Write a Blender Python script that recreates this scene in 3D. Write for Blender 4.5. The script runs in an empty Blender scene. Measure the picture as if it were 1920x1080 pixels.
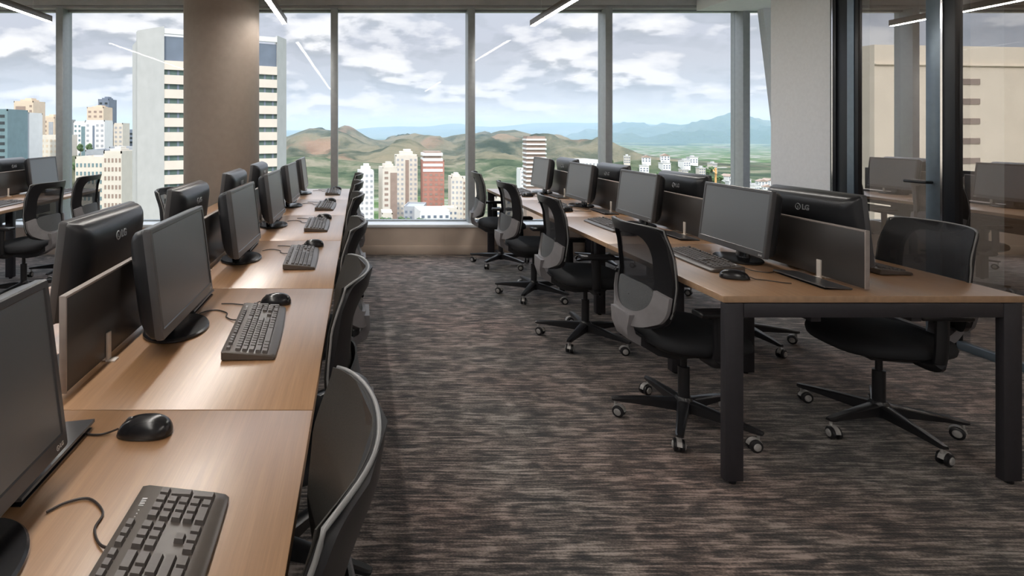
import bpy, bmesh, math, random
from mathutils import Vector, Matrix, noise as mnoise

random.seed(7)
R = math.radians
scene = bpy.context.scene
COL = scene.collection

# ------------------------------------------------------------------ camera
FPX, VX, VY, HC = 1050.0, 674.0, 246.0, 1.386      # focal length in px, vanishing point, eye height
cam_d = bpy.data.cameras.new('camera')
cam = bpy.data.objects.new('camera', cam_d)
COL.objects.link(cam)
cam.location = (0, 0, HC)
cam.rotation_euler = (R(90), 0, 0)
cam_d.sensor_width = 36.0
cam_d.lens = 36.0 * FPX / 1920.0
cam_d.shift_x = (960 - VX) / 1920.0
cam_d.shift_y = (VY - 540) / 1920.0
cam_d.clip_start = 0.05
cam_d.clip_end = 60000
scene.camera = cam

def at(px, py, Y):
    """the point at depth Y seen at a pixel of the 1920x1080 photograph"""
    return Vector(((px - VX) / FPX * Y, Y, HC + (VY - py) / FPX * Y))

# ------------------------------------------------------------------ exposure, world, sun
vs = scene.view_settings
scene.display_settings.display_device = 'sRGB'
vs.view_transform = 'Standard'
vs.look = 'None'
vs.gamma = 1.0
vs.use_curve_mapping = False
vs.exposure = 0.38
cy = scene.cycles
cy.use_denoising = True
cy.max_bounces = 10
cy.diffuse_bounces = 5
cy.glossy_bounces = 5
cy.transmission_bounces = 6
cy.transparent_max_bounces = 24
cy.volume_bounces = 1
cy.sample_clamp_indirect = 6.0
cy.caustics_reflective = False
cy.caustics_refractive = False

SKY = 1.45          # strength of the sky
SUN = 2.2           # strength of the sun
LED = 50.0          # strength of the linear lamps
HAZE = 0.00016     # density of the haze over the valley

class NT:
    """small helper to write node trees"""
    def __init__(self, tree):
        self.t = tree
        self.t.nodes.clear()
    def n(self, kind, **kw):
        nd = self.t.nodes.new(kind)
        for k, v in kw.items():
            if k.startswith('i_'):
                key = k[2:]
                key = int(key) if key.isdigit() else key.replace('_', ' ')
                nd.inputs[key].default_value = v
            else:
                setattr(nd, k, v)
        return nd
    def l(self, a, b):
        self.t.links.new(a, b)
    def ramp(self, fac, stops):
        r = self.t.nodes.new('ShaderNodeValToRGB')
        e = r.color_ramp.elements
        while len(e) < len(stops):
            e.new(0.5)
        for el, (p, c) in zip(e, stops):
            el.position = p
            el.color = (c[0], c[1], c[2], 1) if len(c) == 3 else c
        self.l(fac, r.inputs[0])
        return r.outputs[0]
    def math(self, op, a, b=None, c=None, clamp=False):
        m = self.t.nodes.new('ShaderNodeMath')
        m.operation = op
        m.use_clamp = clamp
        for k, v in enumerate((a, b, c)):
            if v is None:
                continue
            if isinstance(v, (int, float)):
                m.inputs[k].default_value = v
            else:
                self.l(v, m.inputs[k])
        return m.outputs[0]
    def mix(self, fac, a, b, mode='MIX'):
        m = self.t.nodes.new('ShaderNodeMix')
        m.data_type = 'RGBA'
        m.blend_type = mode
        for k, v in ((0, fac), (6, a), (7, b)):
            if isinstance(v, (int, float)):
                m.inputs[k].default_value = v
            elif isinstance(v, (tuple, list)):
                m.inputs[k].default_value = (v[0], v[1], v[2], 1)
            else:
                self.l(v, m.inputs[k])
        return m.outputs[2]

world = bpy.data.worlds.new('world')
scene.world = world
world.use_nodes = True
w = NT(world.node_tree)
tc = w.n('ShaderNodeTexCoord')
sep = w.n('ShaderNodeSeparateXYZ')
w.l(tc.outputs['Generated'], sep.inputs[0])
dx, dy, dz = sep.outputs
zc = w.math('ADD', w.math('MAXIMUM', dz, 0.0), 0.30)
comb = w.n('ShaderNodeCombineXYZ')
w.l(w.math('DIVIDE', dx, zc), comb.inputs[0])
w.l(w.math('DIVIDE', dy, zc), comb.inputs[1])
n1 = w.n('ShaderNodeTexNoise', noise_dimensions='3D', i_Scale=3.3, i_Detail=8.0, i_Roughness=0.5, i_Distortion=0.1)
w.l(comb.outputs[0], n1.inputs['Vector'])
off = w.n('ShaderNodeVectorMath', operation='ADD')
off.inputs[1].default_value = (0.0, -0.16, 3.7)
w.l(comb.outputs[0], off.inputs[0])
n2 = w.n('ShaderNodeTexNoise', noise_dimensions='3D', i_Scale=3.3, i_Detail=5.0, i_Roughness=0.48, i_Distortion=0.1)
sh = w.n('ShaderNodeVectorMath', operation='ADD')
sh.inputs[1].default_value = (0.015, -0.075, 0.0)
w.l(comb.outputs[0], sh.inputs[0])
w.l(sh.outputs[0], n2.inputs['Vector'])
n3 = w.n('ShaderNodeTexNoise', noise_dimensions='3D', i_Scale=0.42, i_Detail=3.0, i_Roughness=0.5)
w.l(off.outputs[0], n3.inputs['Vector'])
base = w.ramp(dz, [(0.0, (0.46, 0.45, 0.46)), (0.05, (0.41, 0.425, 0.46)), (0.16, (0.385, 0.395, 0.445)), (0.4, (0.40, 0.43, 0.48)), (1.0, (0.40, 0.46, 0.55))])
cl = w.ramp(n1.outputs[0], [(0.49, (0, 0, 0)), (0.53, (0.5, 0.5, 0.5)), (0.60, (1, 1, 1))])
c1 = w.mix(cl, base, (0.60, 0.585, 0.595))
# grey undersides where the cloud is thick a little further up
gd = w.ramp(w.math('SUBTRACT', n2.outputs[0], n1.outputs[0]), [(0.015, (0, 0, 0)), (0.085, (1, 1, 1))])
gd2 = w.math('MULTIPLY', w.math('MULTIPLY', gd, w.ramp(n1.outputs[0], [(0.40, (0.35, 0.35, 0.35)), (0.52, (1, 1, 1))])), 0.72)
c2 = w.mix(gd2, c1, (0.27, 0.29, 0.325))
veil = w.ramp(n3.outputs[0], [(0.50, (0.0, 0.0, 0.0)), (0.70, (0.3, 0.3, 0.3))])
c3 = w.mix(veil, c2, (0.36, 0.37, 0.41))
hz = w.ramp(dz, [(0.0, (0.7, 0.7, 0.7)), (0.03, (0.5, 0.5, 0.5)), (0.07, (0.0, 0.0, 0.0))])
c4 = w.mix(hz, c3, (0.62, 0.58, 0.57))
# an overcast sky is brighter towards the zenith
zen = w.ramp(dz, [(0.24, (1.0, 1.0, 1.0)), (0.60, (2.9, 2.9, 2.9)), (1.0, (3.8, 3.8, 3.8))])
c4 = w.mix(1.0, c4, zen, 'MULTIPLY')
below = w.n('ShaderNodeMapRange')
below.inputs['From Min'].default_value = -0.06
below.inputs['From Max'].default_value = -0.01
w.l(dz, below.inputs['Value'])
c5 = w.mix(below.outputs[0], (0.20, 0.22, 0.20), c4)
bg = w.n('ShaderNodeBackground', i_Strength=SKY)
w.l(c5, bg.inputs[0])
wo = w.n('ShaderNodeOutputWorld')
w.l(bg.outputs[0], wo.inputs[0])

sun_d = bpy.data.lights.new('sun', 'SUN')
sun_d.energy = SUN
sun_d.angle = R(3)
sun_d.color = (1.0, 0.94, 0.86)
sun = bpy.data.objects.new('sun', sun_d)
COL.objects.link(sun)
sun.location = (-40, -60, 90)
sun.rotation_euler = Vector((0.22, 1.0, -0.95)).to_track_quat('-Z', 'Y').to_euler()

# ------------------------------------------------------------------ materials
MAT = {}
def pmat(name, col, rough=0.5, metal=0.0, var=0.06, scale=8.0, bump=0.0, spec=0.5, coat=0.0, alpha=None, emit=None, estr=0.0):
    m = bpy.data.materials.new(name)
    m.use_nodes = True
    t = NT(m.node_tree)
    o = t.n('ShaderNodeOutputMaterial')
    p = t.n('ShaderNodeBsdfPrincipled')
    p.inputs['Roughness'].default_value = rough
    p.inputs['Metallic'].default_value = metal
    p.inputs['Specular IOR Level'].default_value = spec
    p.inputs['Coat Weight'].default_value = coat
    p.inputs['Coat Roughness'].default_value = 0.12
    tcn = t.n('ShaderNodeTexCoord')
    nz = t.n('ShaderNodeTexNoise', i_Scale=scale, i_Detail=4.0)
    t.l(tcn.outputs['Object'], nz.inputs['Vector'])
    a = tuple(max(0, c * (1 - var)) for c in col)
    b = tuple(min(1, c * (1 + var)) for c in col)
    t.l(t.ramp(nz.outputs[0], [(0.3, a), (0.7, b)]), p.inputs['Base Color'])
    if bump:
        bp = t.n('ShaderNodeBump', i_Strength=bump, i_Distance=0.002)
        t.l(nz.outputs[0], bp.inputs['Height'])
        t.l(bp.outputs[0], p.inputs['Normal'])
    if emit:
        p.inputs['Emission Color'].default_value = (*emit, 1)
        p.inputs['Emission Strength'].default_value = estr
    sh = p.outputs[0]
    if alpha is not None:
        tr = t.n('ShaderNodeBsdfTransparent')
        mx = t.n('ShaderNodeMixShader')
        mx.inputs[0].default_value = alpha
        t.l(tr.outputs[0], mx.inputs[1])
        t.l(sh, mx.inputs[2])
        sh = mx.outputs[0]
    t.l(sh, o.inputs[0])
    MAT[name] = m
    return m

pmat('black_plastic', (0.012, 0.012, 0.014), 0.38, bump=0.05, scale=300)
pmat('gloss_black', (0.014, 0.014, 0.016), 0.22, scale=5)
pmat('shell_black', (0.022, 0.023, 0.026), 0.30, scale=5)
pmat('satin_black', (0.016, 0.016, 0.018), 0.30, scale=20)
pmat('chair_fabric', (0.016, 0.017, 0.020), 0.85, bump=0.5, scale=600, var=0.3)
pmat('shell_grey', (0.23, 0.22, 0.23), 0.45, scale=30)
pmat('trim_grey', (0.22, 0.22, 0.22), 0.28, scale=30)
pmat('caster_pale', (0.36, 0.35, 0.34), 0.28, scale=40, var=0.3)
pmat('dark_metal', (0.045, 0.045, 0.050), 0.38, metal=0.3, scale=40)
pmat('desk_frame', (0.040, 0.038, 0.044), 0.42, metal=0.2, scale=60)
pmat('chrome', (0.75, 0.75, 0.77), 0.15, metal=1.0)
pmat('key_black', (0.105, 0.092, 0.086), 0.42, scale=200)
pmat('key_body', (0.085, 0.070, 0.060), 0.34, scale=60)
pmat('logo_white', (0.75, 0.75, 0.75), 0.4)
pmat('logo_dark', (0.42, 0.43, 0.45), 0.35, metal=0.5)
pmat('cable', (0.035, 0.028, 0.026), 0.45)
pmat('bezel', (0.085, 0.085, 0.090), 0.28, scale=30)
pmat('divider', (0.055, 0.050, 0.048), 0.34, scale=4, var=0.1)
pmat('divider_edge', (0.33, 0.29, 0.27), 0.40, scale=40)
pmat('bracket', (0.72, 0.66, 0.60), 0.25, scale=30)
pmat('wall_white', (0.74, 0.75, 0.77), 0.75, bump=0.05, scale=40, var=0.03)
pmat('ceiling_white', (0.80, 0.79, 0.78), 0.85, scale=10, var=0.03)
pmat('wall_beige', (0.56, 0.455, 0.375), 0.6, scale=6, var=0.05)
pmat('wall_brown', (0.46, 0.34, 0.25), 0.7, scale=3, var=0.06)
pmat('sill_white', (0.74, 0.76, 0.78), 0.35, scale=10, var=0.03)
pmat('mullion', (0.34, 0.36, 0.37), 0.42, metal=0.25, scale=20)
pmat('header_grey', (0.42, 0.42, 0.42), 0.6, scale=10)
pmat('frame_dark', (0.012, 0.014, 0.018), 0.35, metal=0.2, scale=20)
pmat('frame_steel', (0.16, 0.20, 0.24), 0.30, metal=0.6, scale=20)
pmat('column', (0.25, 0.20, 0.165), 0.62, bump=0.04, scale=18, var=0.05)
pmat('lamp_body', (0.10, 0.075, 0.055), 0.40, metal=0.3, scale=30)
pmat('led', (0.9, 0.9, 0.9), 0.5, emit=(1.0, 0.95, 0.89), estr=LED)

def wood():
    m = bpy.data.materials.new('oak_laminate')
    m.use_nodes = True
    t = NT(m.node_tree)
    o = t.n('ShaderNodeOutputMaterial')
    p = t.n('ShaderNodeBsdfPrincipled')
    tcn = t.n('ShaderNodeTexCoord')
    mp = t.n('ShaderNodeMapping')
    mp.inputs['Scale'].default_value = (60, 2.2, 60)
    t.l(tcn.outputs['Object'], mp.inputs[0])
    a = t.n('ShaderNodeTexNoise', i_Scale=1.0, i_Detail=6.0, i_Roughness=0.6)
    t.l(mp.outputs[0], a.inputs['Vector'])
    mp2 = t.n('ShaderNodeMapping')
    mp2.inputs['Scale'].default_value = (420, 9, 420)
    t.l(tcn.outputs['Object'], mp2.inputs[0])
    b = t.n('ShaderNodeTexNoise', i_Scale=1.0, i_Detail=3.0)
    t.l(mp2.outputs[0], b.inputs['Vector'])
    c = t.ramp(a.outputs[0], [(0.28, (0.345, 0.182, 0.082)), (0.5, (0.395, 0.213, 0.100)), (0.72, (0.45, 0.252, 0.124))])
    d = t.ramp(b.outputs[0], [(0.35, (0.88, 0.88, 0.88)), (0.65, (1.0, 1.0, 1.0))])
    t.l(t.mix(1.0, c, d, 'MULTIPLY'), p.inputs['Base Color'])
    p.inputs['Roughness'].default_value = 0.32
    p.inputs['Specular IOR Level'].default_value = 0.6
    p.inputs['Coat Weight'].default_value = 0.85
    p.inputs['Coat Roughness'].default_value = 0.34
    p.inputs['Coat IOR'].default_value = 1.85
    bp = t.n('ShaderNodeBump', i_Strength=0.02, i_Distance=0.0005)
    t.l(b.outputs[0], bp.inputs['Height'])
    t.l(bp.outputs[0], p.inputs['Normal'])
    t.l(p.outputs[0], o.inputs[0])
    MAT['wood'] = m
wood()
pmat('wood_edge', (0.42, 0.27, 0.165), 0.45, scale=40, var=0.1)

def carpet():
    m = bpy.data.materials.new('carpet_tile')
    m.use_nodes = True
    t = NT(m.node_tree)
    o = t.n('ShaderNodeOutputMaterial')
    p = t.n('ShaderNodeBsdfPrincipled')
    tcn = t.n('ShaderNodeTexCoord')
    def nz(sx, sy, det=3.0, rough=0.55, dist=0.0):
        mp = t.n('ShaderNodeMapping')
        mp.inputs['Scale'].default_value = (sx, sy, 1)
        t.l(tcn.outputs['Object'], mp.inputs[0])
        n = t.n('ShaderNodeTexNoise', i_Scale=1.0, i_Detail=det, i_Roughness=rough, i_Distortion=dist)
        t.l(mp.outputs[0], n.inputs['Vector'])
        return n.outputs[0]
    a = nz(6.5, 95, 2.0, 0.6, 0.25)            # short dark and light dashes lying across the room
    b = nz(3.0, 40, 3.0, 0.6, 0.4)          # longer bands
    c = nz(9, 17, 2.0, 0.5, 0.8) # blotches
    f = nz(110, 160, 2.0)         # tufts
    g = nz(1.1, 1.4, 2.0)
    s = t.math('ADD', t.math('MULTIPLY', a, 0.9), t.math('ADD', t.math('MULTIPLY', b, 0.55), t.math('MULTIPLY', c, 0.62)))
    s = t.math('ADD', s, t.math('MULTIPLY', f, 0.35))
    col = t.ramp(t.math('DIVIDE', s, 2.42), [(0.425, (0.022, 0.020, 0.021)), (0.485, (0.076, 0.062, 0.056)), (0.53, (0.185, 0.150, 0.134)), (0.59, (0.38, 0.315, 0.285))])
    tint = t.ramp(g, [(0.35, (0.92, 1.0, 1.0)), (0.65, (1.08, 0.96, 0.92))])
    t.l(t.mix(1.0, col, tint, 'MULTIPLY'), p.inputs['Base Color'])
    p.inputs['Roughness'].default_value = 0.92
    p.inputs['Sheen Weight'].default_value = 0.25
    p.inputs['Sheen Roughness'].default_value = 0.4
    bp = t.n('ShaderNodeBump', i_Strength=0.5, i_Distance=0.004)
    t.l(t.math('ADD', a, f), bp.inputs['Height'])
    t.l(bp.outputs[0], p.inputs['Normal'])
    t.l(p.outputs[0], o.inputs[0])
    MAT['carpet'] = m
carpet()

def mesh_fabric(name, col, opac):
    """woven net: real see-through holes between threads"""
    m = bpy.data.materials.new(name)
    m.use_nodes = True
    t = NT(m.node_tree)
    o = t.n('ShaderNodeOutputMaterial')
    p = t.n('ShaderNodeBsdfPrincipled')
    p.inputs['Roughness'].default_value = 0.6
    tcn = t.n('ShaderNodeTexCoord')
    v = t.n('ShaderNodeTexVoronoi', i_Scale=420.0)
    t.l(tcn.outputs['Object'], v.inputs['Vector'])
    t.l(t.ramp(v.outputs['Distance'], [(0.0, tuple(c * 0.6 for c in col)), (0.6, tuple(c * 1.3 for c in col))]), p.inputs['Base Color'])
    tr = t.n('ShaderNodeBsdfTransparent')
    mx = t.n('ShaderNodeMixShader')
    mx.inputs[0].default_value = opac
    t.l(tr.outputs[0], mx.inputs[1])
    t.l(p.outputs[0], mx.inputs[2])
    t.l(mx.outputs[0], o.inputs[0])
    MAT[name] = m
mesh_fabric('net_black', (0.022, 0.022, 0.025), 0.62)
mesh_fabric('net_grey', (0.028, 0.026, 0.023), 0.90)
mesh_fabric('lumbar', (0.10, 0.105, 0.11), 0.85)

def glass(name, tint, refl, ior=None, rough=0.0):
    m = bpy.data.materials.new(name)
    m.use_nodes = True
    t = NT(m.node_tree)
    o = t.n('ShaderNodeOutputMaterial')
    tr = t.n('ShaderNodeBsdfTransparent')
    tr.inputs[0].default_value = (*tint, 1)
    gl = t.n('ShaderNodeBsdfGlossy')
    gl.inputs['Roughness'].default_value = rough
    mx = t.n('ShaderNodeMixShader')
    if ior:
        fr = t.n('ShaderNodeFresnel', i_IOR=ior)
        ge = t.n('ShaderNodeNewGeometry')
        t.l(t.math('MULTIPLY', fr.outputs[0], t.math('SUBTRACT', 1.0, ge.outputs['Backfacing'])), mx.inputs[0])
    else:
        ge = t.n('ShaderNodeNewGeometry')
        t.l(t.math('MULTIPLY', t.math('SUBTRACT', 1.0, ge.outputs['Backfacing']), refl), mx.inputs[0])
    t.l(tr.outputs[0], mx.inputs[1])
    t.l(gl.outputs[0], mx.inputs[2])
    t.l(mx.outputs[0], o.inputs[0])
    MAT[name] = m
glass('window_glass', (0.94, 0.96, 0.97), 0, ior=1.25)
glass('partition_glass', (0.88, 0.84, 0.80), 0.58)

def screen():
    m = bpy.data.materials.new('lcd_screen')
    m.use_nodes = True
    t = NT(m.node_tree)
    o = t.n('ShaderNodeOutputMaterial')
    p = t.n('ShaderNodeBsdfPrincipled')
    p.inputs['Base Color'].default_value = (0.135, 0.145, 0.158, 1)
    p.inputs['Roughness'].default_value = 0.30
    p.inputs['Specular IOR Level'].default_value = 0.9
    tcn = t.n('ShaderNodeTexCoord')
    nz = t.n('ShaderNodeTexNoise', i_Scale=900.0)
    t.l(tcn.outputs['Object'], nz.inputs['Vector'])
    t.l(t.ramp(nz.outputs[0], [(0.3, (0.28, 0.28, 0.28)), (0.7, (0.34, 0.34, 0.34))]), p.inputs['Roughness'])
    t.l(p.outputs[0], o.inputs[0])
    MAT['screen'] = m
screen()

# ------------------------------------------------------------------ mesh helpers
def B():
    return bmesh.new()

def setmat(geom_faces, idx):
    for f in geom_faces:
        f.material_index = idx

def box(bm, x0, x1, y0, y1, z0, z1, bev=0.0, seg=2, mi=0, M=None):
    r = bmesh.ops.create_cube(bm, size=1.0)
    vs_ = r['verts']
    for v in vs_:
        v.co = Vector((x0 + (v.co.x + .5) * (x1 - x0), y0 + (v.co.y + .5) * (y1 - y0), z0 + (v.co.z + .5) * (z1 - z0)))
    faces = set(f for v in vs_ for f in v.link_faces)
    setmat(faces, mi)
    if bev:
        es = list(set(e for v in vs_ for e in v.link_edges))
        q = bmesh.ops.bevel(bm, geom=es, offset=bev, segments=seg, profile=0.5, affect='EDGES')
        setmat(q['faces'], mi)
        vs_ = list(set(v for f in q['faces'] for v in f.verts) | set(v for v in vs_ if v.is_valid))
    if M is not None:
        bmesh.ops.transform(bm, matrix=M, verts=vs_)
    return vs_

def frame_of(d):
    d = d.normalized()
    up = Vector((0, 0, 1)) if abs(d.z) < 0.95 else Vector((1, 0, 0))
    a = d.cross(up).normalized()
    return a, d.cross(a).normalized()

def tube(bm, pts, rad, seg=10, mi=0, cap=True, sy=1.0):
    """a tube along points; rad is one radius or one per point"""
    pts = [Vector(p) for p in pts]
    n = len(pts)
    rads = rad if isinstance(rad, (list, tuple)) else [rad] * n
    rings = []
    for i, p in enumerate(pts):
        d = (pts[min(i + 1, n - 1)] - pts[max(i - 1, 0)])
        a, b = frame_of(d)
        rings.append([bm.verts.new(p + (a * math.cos(2 * math.pi * k / seg) + b * sy * math.sin(2 * math.pi * k / seg)) * rads[i]) for k in range(seg)])
    for i in range(n - 1):
        for k in range(seg):
            f = bm.faces.new((rings[i][k], rings[i][(k + 1) % seg], rings[i + 1][(k + 1) % seg], rings[i + 1][k]))
            f.material_index = mi
    if cap:
        for rg in (rings[0][::-1], rings[-1]):
            f = bm.faces.new(rg)
            f.material_index = mi

def smooth_path(pts, sub=6):
    pts = [Vector(p) for p in pts]
    out = []
    for i in range(len(pts) - 1):
        p0, p1, p2, p3 = pts[max(i - 1, 0)], pts[i], pts[i + 1], pts[min(i + 2, len(pts) - 1)]
        for k in range(sub):
            t = k / sub
            out.append(0.5 * ((2 * p1) + (p2 - p0) * t + (2 * p0 - 5 * p1 + 4 * p2 - p3) * t * t + (3 * p1 - p0 - 3 * p2 + p3) * t ** 3))
    out.append(pts[-1])
    return out

def lathe(bm, prof, seg=32, c=(0, 0, 0), sx=1.0, sy=1.0, mi=0):
    c = Vector(c)
    rings = []
    for r, z in prof:
        rings.append([bm.verts.new(c + Vector((r * sx * math.cos(2 * math.pi * k / seg), r * sy * math.sin(2 * math.pi * k / seg), z))) for k in range(seg)])
    for i in range(len(rings) - 1):
        for k in range(seg):
            f = bm.faces.new((rings[i][k], rings[i][(k + 1) % seg], rings[i + 1][(k + 1) % seg], rings[i + 1][k]))
            f.material_index = mi
    for rg in (rings[0][::-1], rings[-1]):
        f = bm.faces.new(rg)
        f.material_index = mi

def loft(bm, rings, mi=0, cap=True):
    vr = [[bm.verts.new(p) for p in rg] for rg in rings]
    n = len(vr[0])
    for i in range(len(vr) - 1):
        for k in range(n):
            f = bm.faces.new((vr[i][k], vr[i][(k + 1) % n], vr[i + 1][(k + 1) % n], vr[i + 1][k]))
            f.material_index = mi
    if cap:
        for rg in (vr[0][::-1], vr[-1]):
            f = bm.faces.new(rg)
            f.material_index = mi

def prism(bm, poly, z0, z1, mi=0):
    a = [bm.verts.new((x, y, z0)) for x, y in poly]
    b = [bm.verts.new((x, y, z1)) for x, y in poly]
    n = len(poly)
    for k in range(n):
        f = bm.faces.new((a[k], a[(k + 1) % n], b[(k + 1) % n], b[k]))
        f.material_index = mi
    for rg in (a[::-1], b):
        f = bm.faces.new(rg)
        f.material_index = mi

def obj(name, bm, mats, parent=None, smooth=True, angle=35):
    me = bpy.data.meshes.new(name)
    bmesh.ops.recalc_face_normals(bm, faces=bm.faces[:])
    bm.to_mesh(me)
    bm.free()
    for m in (mats if isinstance(mats, (list, tuple)) else [mats]):
        me.materials.append(MAT[m] if isinstance(m, str) else m)
    if smooth:
        me.polygons.foreach_set('use_smooth', [True] * len(me.polygons))
        me.set_sharp_from_angle(angle=R(angle))
    o = bpy.data.objects.new(name, me)
    COL.objects.link(o)
    if parent:
        o.parent = parent
    return o

def tag(o, label=None, cat=None, group=None, kind=None):
    if label: o['label'] = label
    if cat: o['category'] = cat
    if group: o['group'] = group
    if kind: o['kind'] = kind
    return o

def thing(name, label, cat, loc=(0, 0, 0), rz=0.0, group=None):
    o = bpy.data.objects.new(name, None)
    o.empty_display_size = 0.1
    COL.objects.link(o)
    o.location = loc
    o.rotation_euler = (0, 0, rz)
    return tag(o, label, cat, group)

def struct(name, bm, mats, parent=None, smooth=True):
    o = obj(name, bm, mats, parent, smooth)
    if parent is None:
        o['kind'] = 'structure'
    return o

def dup(o, parent=None):
    c = o.copy()
    COL.objects.link(c)
    if parent:
        c.parent = parent
    for ch in list(o.children):
        dup(ch, c)
    return c

FIRST = {}
def place(kind, maker, loc, rz, label, group):
    """first call builds the thing, later calls copy it with its parts"""
    if kind not in FIRST:
        FIRST[kind] = maker()
        o = FIRST[kind]
    else:
        o = dup(FIRST[kind])
    o.location = loc
    o.rotation_euler = (0, 0, rz)
    o['label'] = label
    o['group'] = group
    return o

def text_mesh(s, size, depth, bold=0.0):
    cu = bpy.data.curves.new('lettering', 'FONT')
    cu.body = s
    cu.size = size
    cu.extrude = depth
    cu.offset = bold
    cu.align_x = 'CENTER'
    cu.align_y = 'CENTER'
    o = bpy.data.objects.new('lettering', cu)
    me = bpy.data.meshes.new_from_object(o)
    bpy.data.objects.remove(o)
    bpy.data.curves.remove(cu)
    return me

# ------------------------------------------------------------------ the room
YW, YG = 6.30, 6.56            # inner face of the low wall, glass plane
XL, XP, YB, ZC = -6.6, 3.835, -3.2, 3.0   # far wall, glass partition, back wall, ceiling height
XM = 7.7                       # far side of the room behind the partition

b = B(); box(b, XL, XM, YB, YW + 0.02, -0.2, 0.0); struct('floor', b, 'carpet')
b = B(); box(b, XL, XM, YB, YG + 0.25, ZC, ZC + 0.3); struct('ceiling', b, 'ceiling_white')
b = B(); box(b, XL - 0.2, XL, YB, YG + 0.2, -0.2, 0.303); box(b, XL - 0.2, XL, YB, YG + 0.2, 2.80, ZC + 0.3); box(b, XL - 0.2, XL, YB, -1.5, 0.303, 2.80); box(b, XL - 0.2, XL, YG - 0.14, YG + 0.2, 0.303, 2.80); struct('wall_left', b, 'wall_white')
for i in range(5):  # window bays out of view, added to bring more daylight into the room
    ya, yb = -1.5 + 1.584 * i, -1.5 + 1.584 * (i + 1)
    b = B(); box(b, XL - 0.10, XL - 0.092, ya + 0.04, yb - 0.04, 0.303, 2.80); wd = struct('window_%d' % (40 + i), b, 'window_glass', smooth=False)
    b = B(); box(b, XL - 0.13, XL + 0.02, ya - 0.04, ya + 0.04, 0.303, 2.80, 0.003); obj('window_post', b, 'mullion', wd)
b = B(); box(b, XL - 0.2, XM + 0.2, YB - 0.2, YB, -0.2, ZC + 0.3); struct('wall_back', b, 'wall_white')
b = B(); box(b, XM, XM + 0.2, YB, YG + 0.2, -0.2, ZC + 0.3); struct('wall_right', b, 'wall_brown')
# low wall under the windows, with a skirting and a white sill board
b = B(); box(b, XL, XM, YW, YG + 0.22, -0.2, 0.303)
for k in range(-4, 6):
    box(b, -0.62 + 1.575 * k - 0.002, -0.62 + 1.575 * k + 0.002, YW - 0.004, YW + 0.01, 0.10, 0.30)
struct('wall_front', b, 'wall_beige')
b = B(); box(b, XL, XM, YW - 0.014, YW, 0.0, 0.10, 0.003); struct('baseboard_front', b, 'wall_beige')
b = B(); box(b, XL, XM, YW - 0.012, YG + 0.05, 0.303, 0.336, 0.004); struct('trim_1', b, 'sill_white')
# header above the windows
b = B(); box(b, XL, XM, YG - 0.14, YG + 0.22, 2.835, ZC); box(b, XL, XM, YG - 0.10, YG + 0.1, 2.80, 2.835, 0.004)
struct('trim_2', b, 'header_grey')
# mullions and panes
MX = [-0.29 + 1.575 * k for k in range(-4, 6)]
for i, x in enumerate(MX):
    b = B()
    box(b, x - 0.040, x + 0.040, YG - 0.145, YG + 0.02, 0.336, 2.80, 0.003)
    box(b, x - 0.028, x + 0.028, YG + 0.02, YG + 0.09, 0.336, 2.80)
    struct('trim_%d' % (i + 3), b, 'mullion')
edges = [XL] + MX + [XM]
for i in range(len(edges) - 1):
    x0, x1 = edges[i] + 0.040, edges[i + 1] - 0.040
    if i == 0: x0 -= 0.04
    if i == len(edges) - 2: x1 += 0.04
    b = B(); box(b, x0, x1, YG - 0.004, YG + 0.004, 0.352, 2.775)
    wdw = struct('window_%d' % (i + 1), b, 'window_glass', smooth=False)
    b = B()
    box(b, x0, x1, YG - 0.03, YG + 0.03, 0.337, 0.352, 0.003)
    box(b, x0, x1, YG - 0.03, YG + 0.03, 2.775, 2.799, 0.003)
    obj('window_frame', b, 'mullion', wdw)

# white wall block beside the partition and the lowered ceiling over it
b = B(); box(b, XP, XM, 4.98, 5.22, 0, ZC); box(b, XP, XP + 0.16, 4.53, 4.98, 0, ZC); struct('wall_corner', b, 'wall_white')
b = B(); box(b, XP + 0.03, XM, 5.22, YG - 0.14, 2.765, ZC); struct('ceiling_soffit', b, 'wall_white')
# slanted white strut in the corner behind the white wall
b = B()
loft(b, [[Vector((x + s, y, z)) for x, y in ((4.70, 6.30), (4.82, 6.30), (4.82, 6.39), (4.70, 6.39))] for z, s in ((0.336, 0.13), (2.765, -0.16))])
struct('trim_20', b, 'wall_white')

# glass partition along the aisle: dark posts, glazing and a glazed door
def post(name, y0, y1, parts):
    for nm, a, c, x0, x1, m in parts:
        bb = B(); box(bb, x0, x1, a, c, 0.0, ZC - 0.001, 0.002)
        yield nm, bb, m
b = B(); box(b, XP - 0.03, XP + 0.06, 4.475, 4.528, 0, ZC, 0.002); tr = struct('trim_21', b, 'frame_dark')
b = B(); box(b, XP - 0.034, XP - 0.028, 4.500, 4.512, 0, ZC); obj('trim_strip', b, 'chrome', tr)
b = B(); box(b, XP - 0.02, XP + 0.07, 4.285, 4.475, 0, ZC, 0.002); tr = struct('trim_22', b, 'frame_dark')
b = B(); box(b, XP - 0.026, XP - 0.018, 4.315, 4.375, 0, ZC); obj('trim_strip', b, 'frame_steel', tr)
b = B(); box(b, XP - 0.03, XP + 0.07, 3.578, 3.668, 0, ZC, 0.002); tr = struct('trim_23', b, 'frame_dark')
b = B(); box(b, XP - 0.036, XP - 0.028, 3.650, 3.664, 0, ZC); obj('trim_strip', b, 'chrome', tr)
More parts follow.
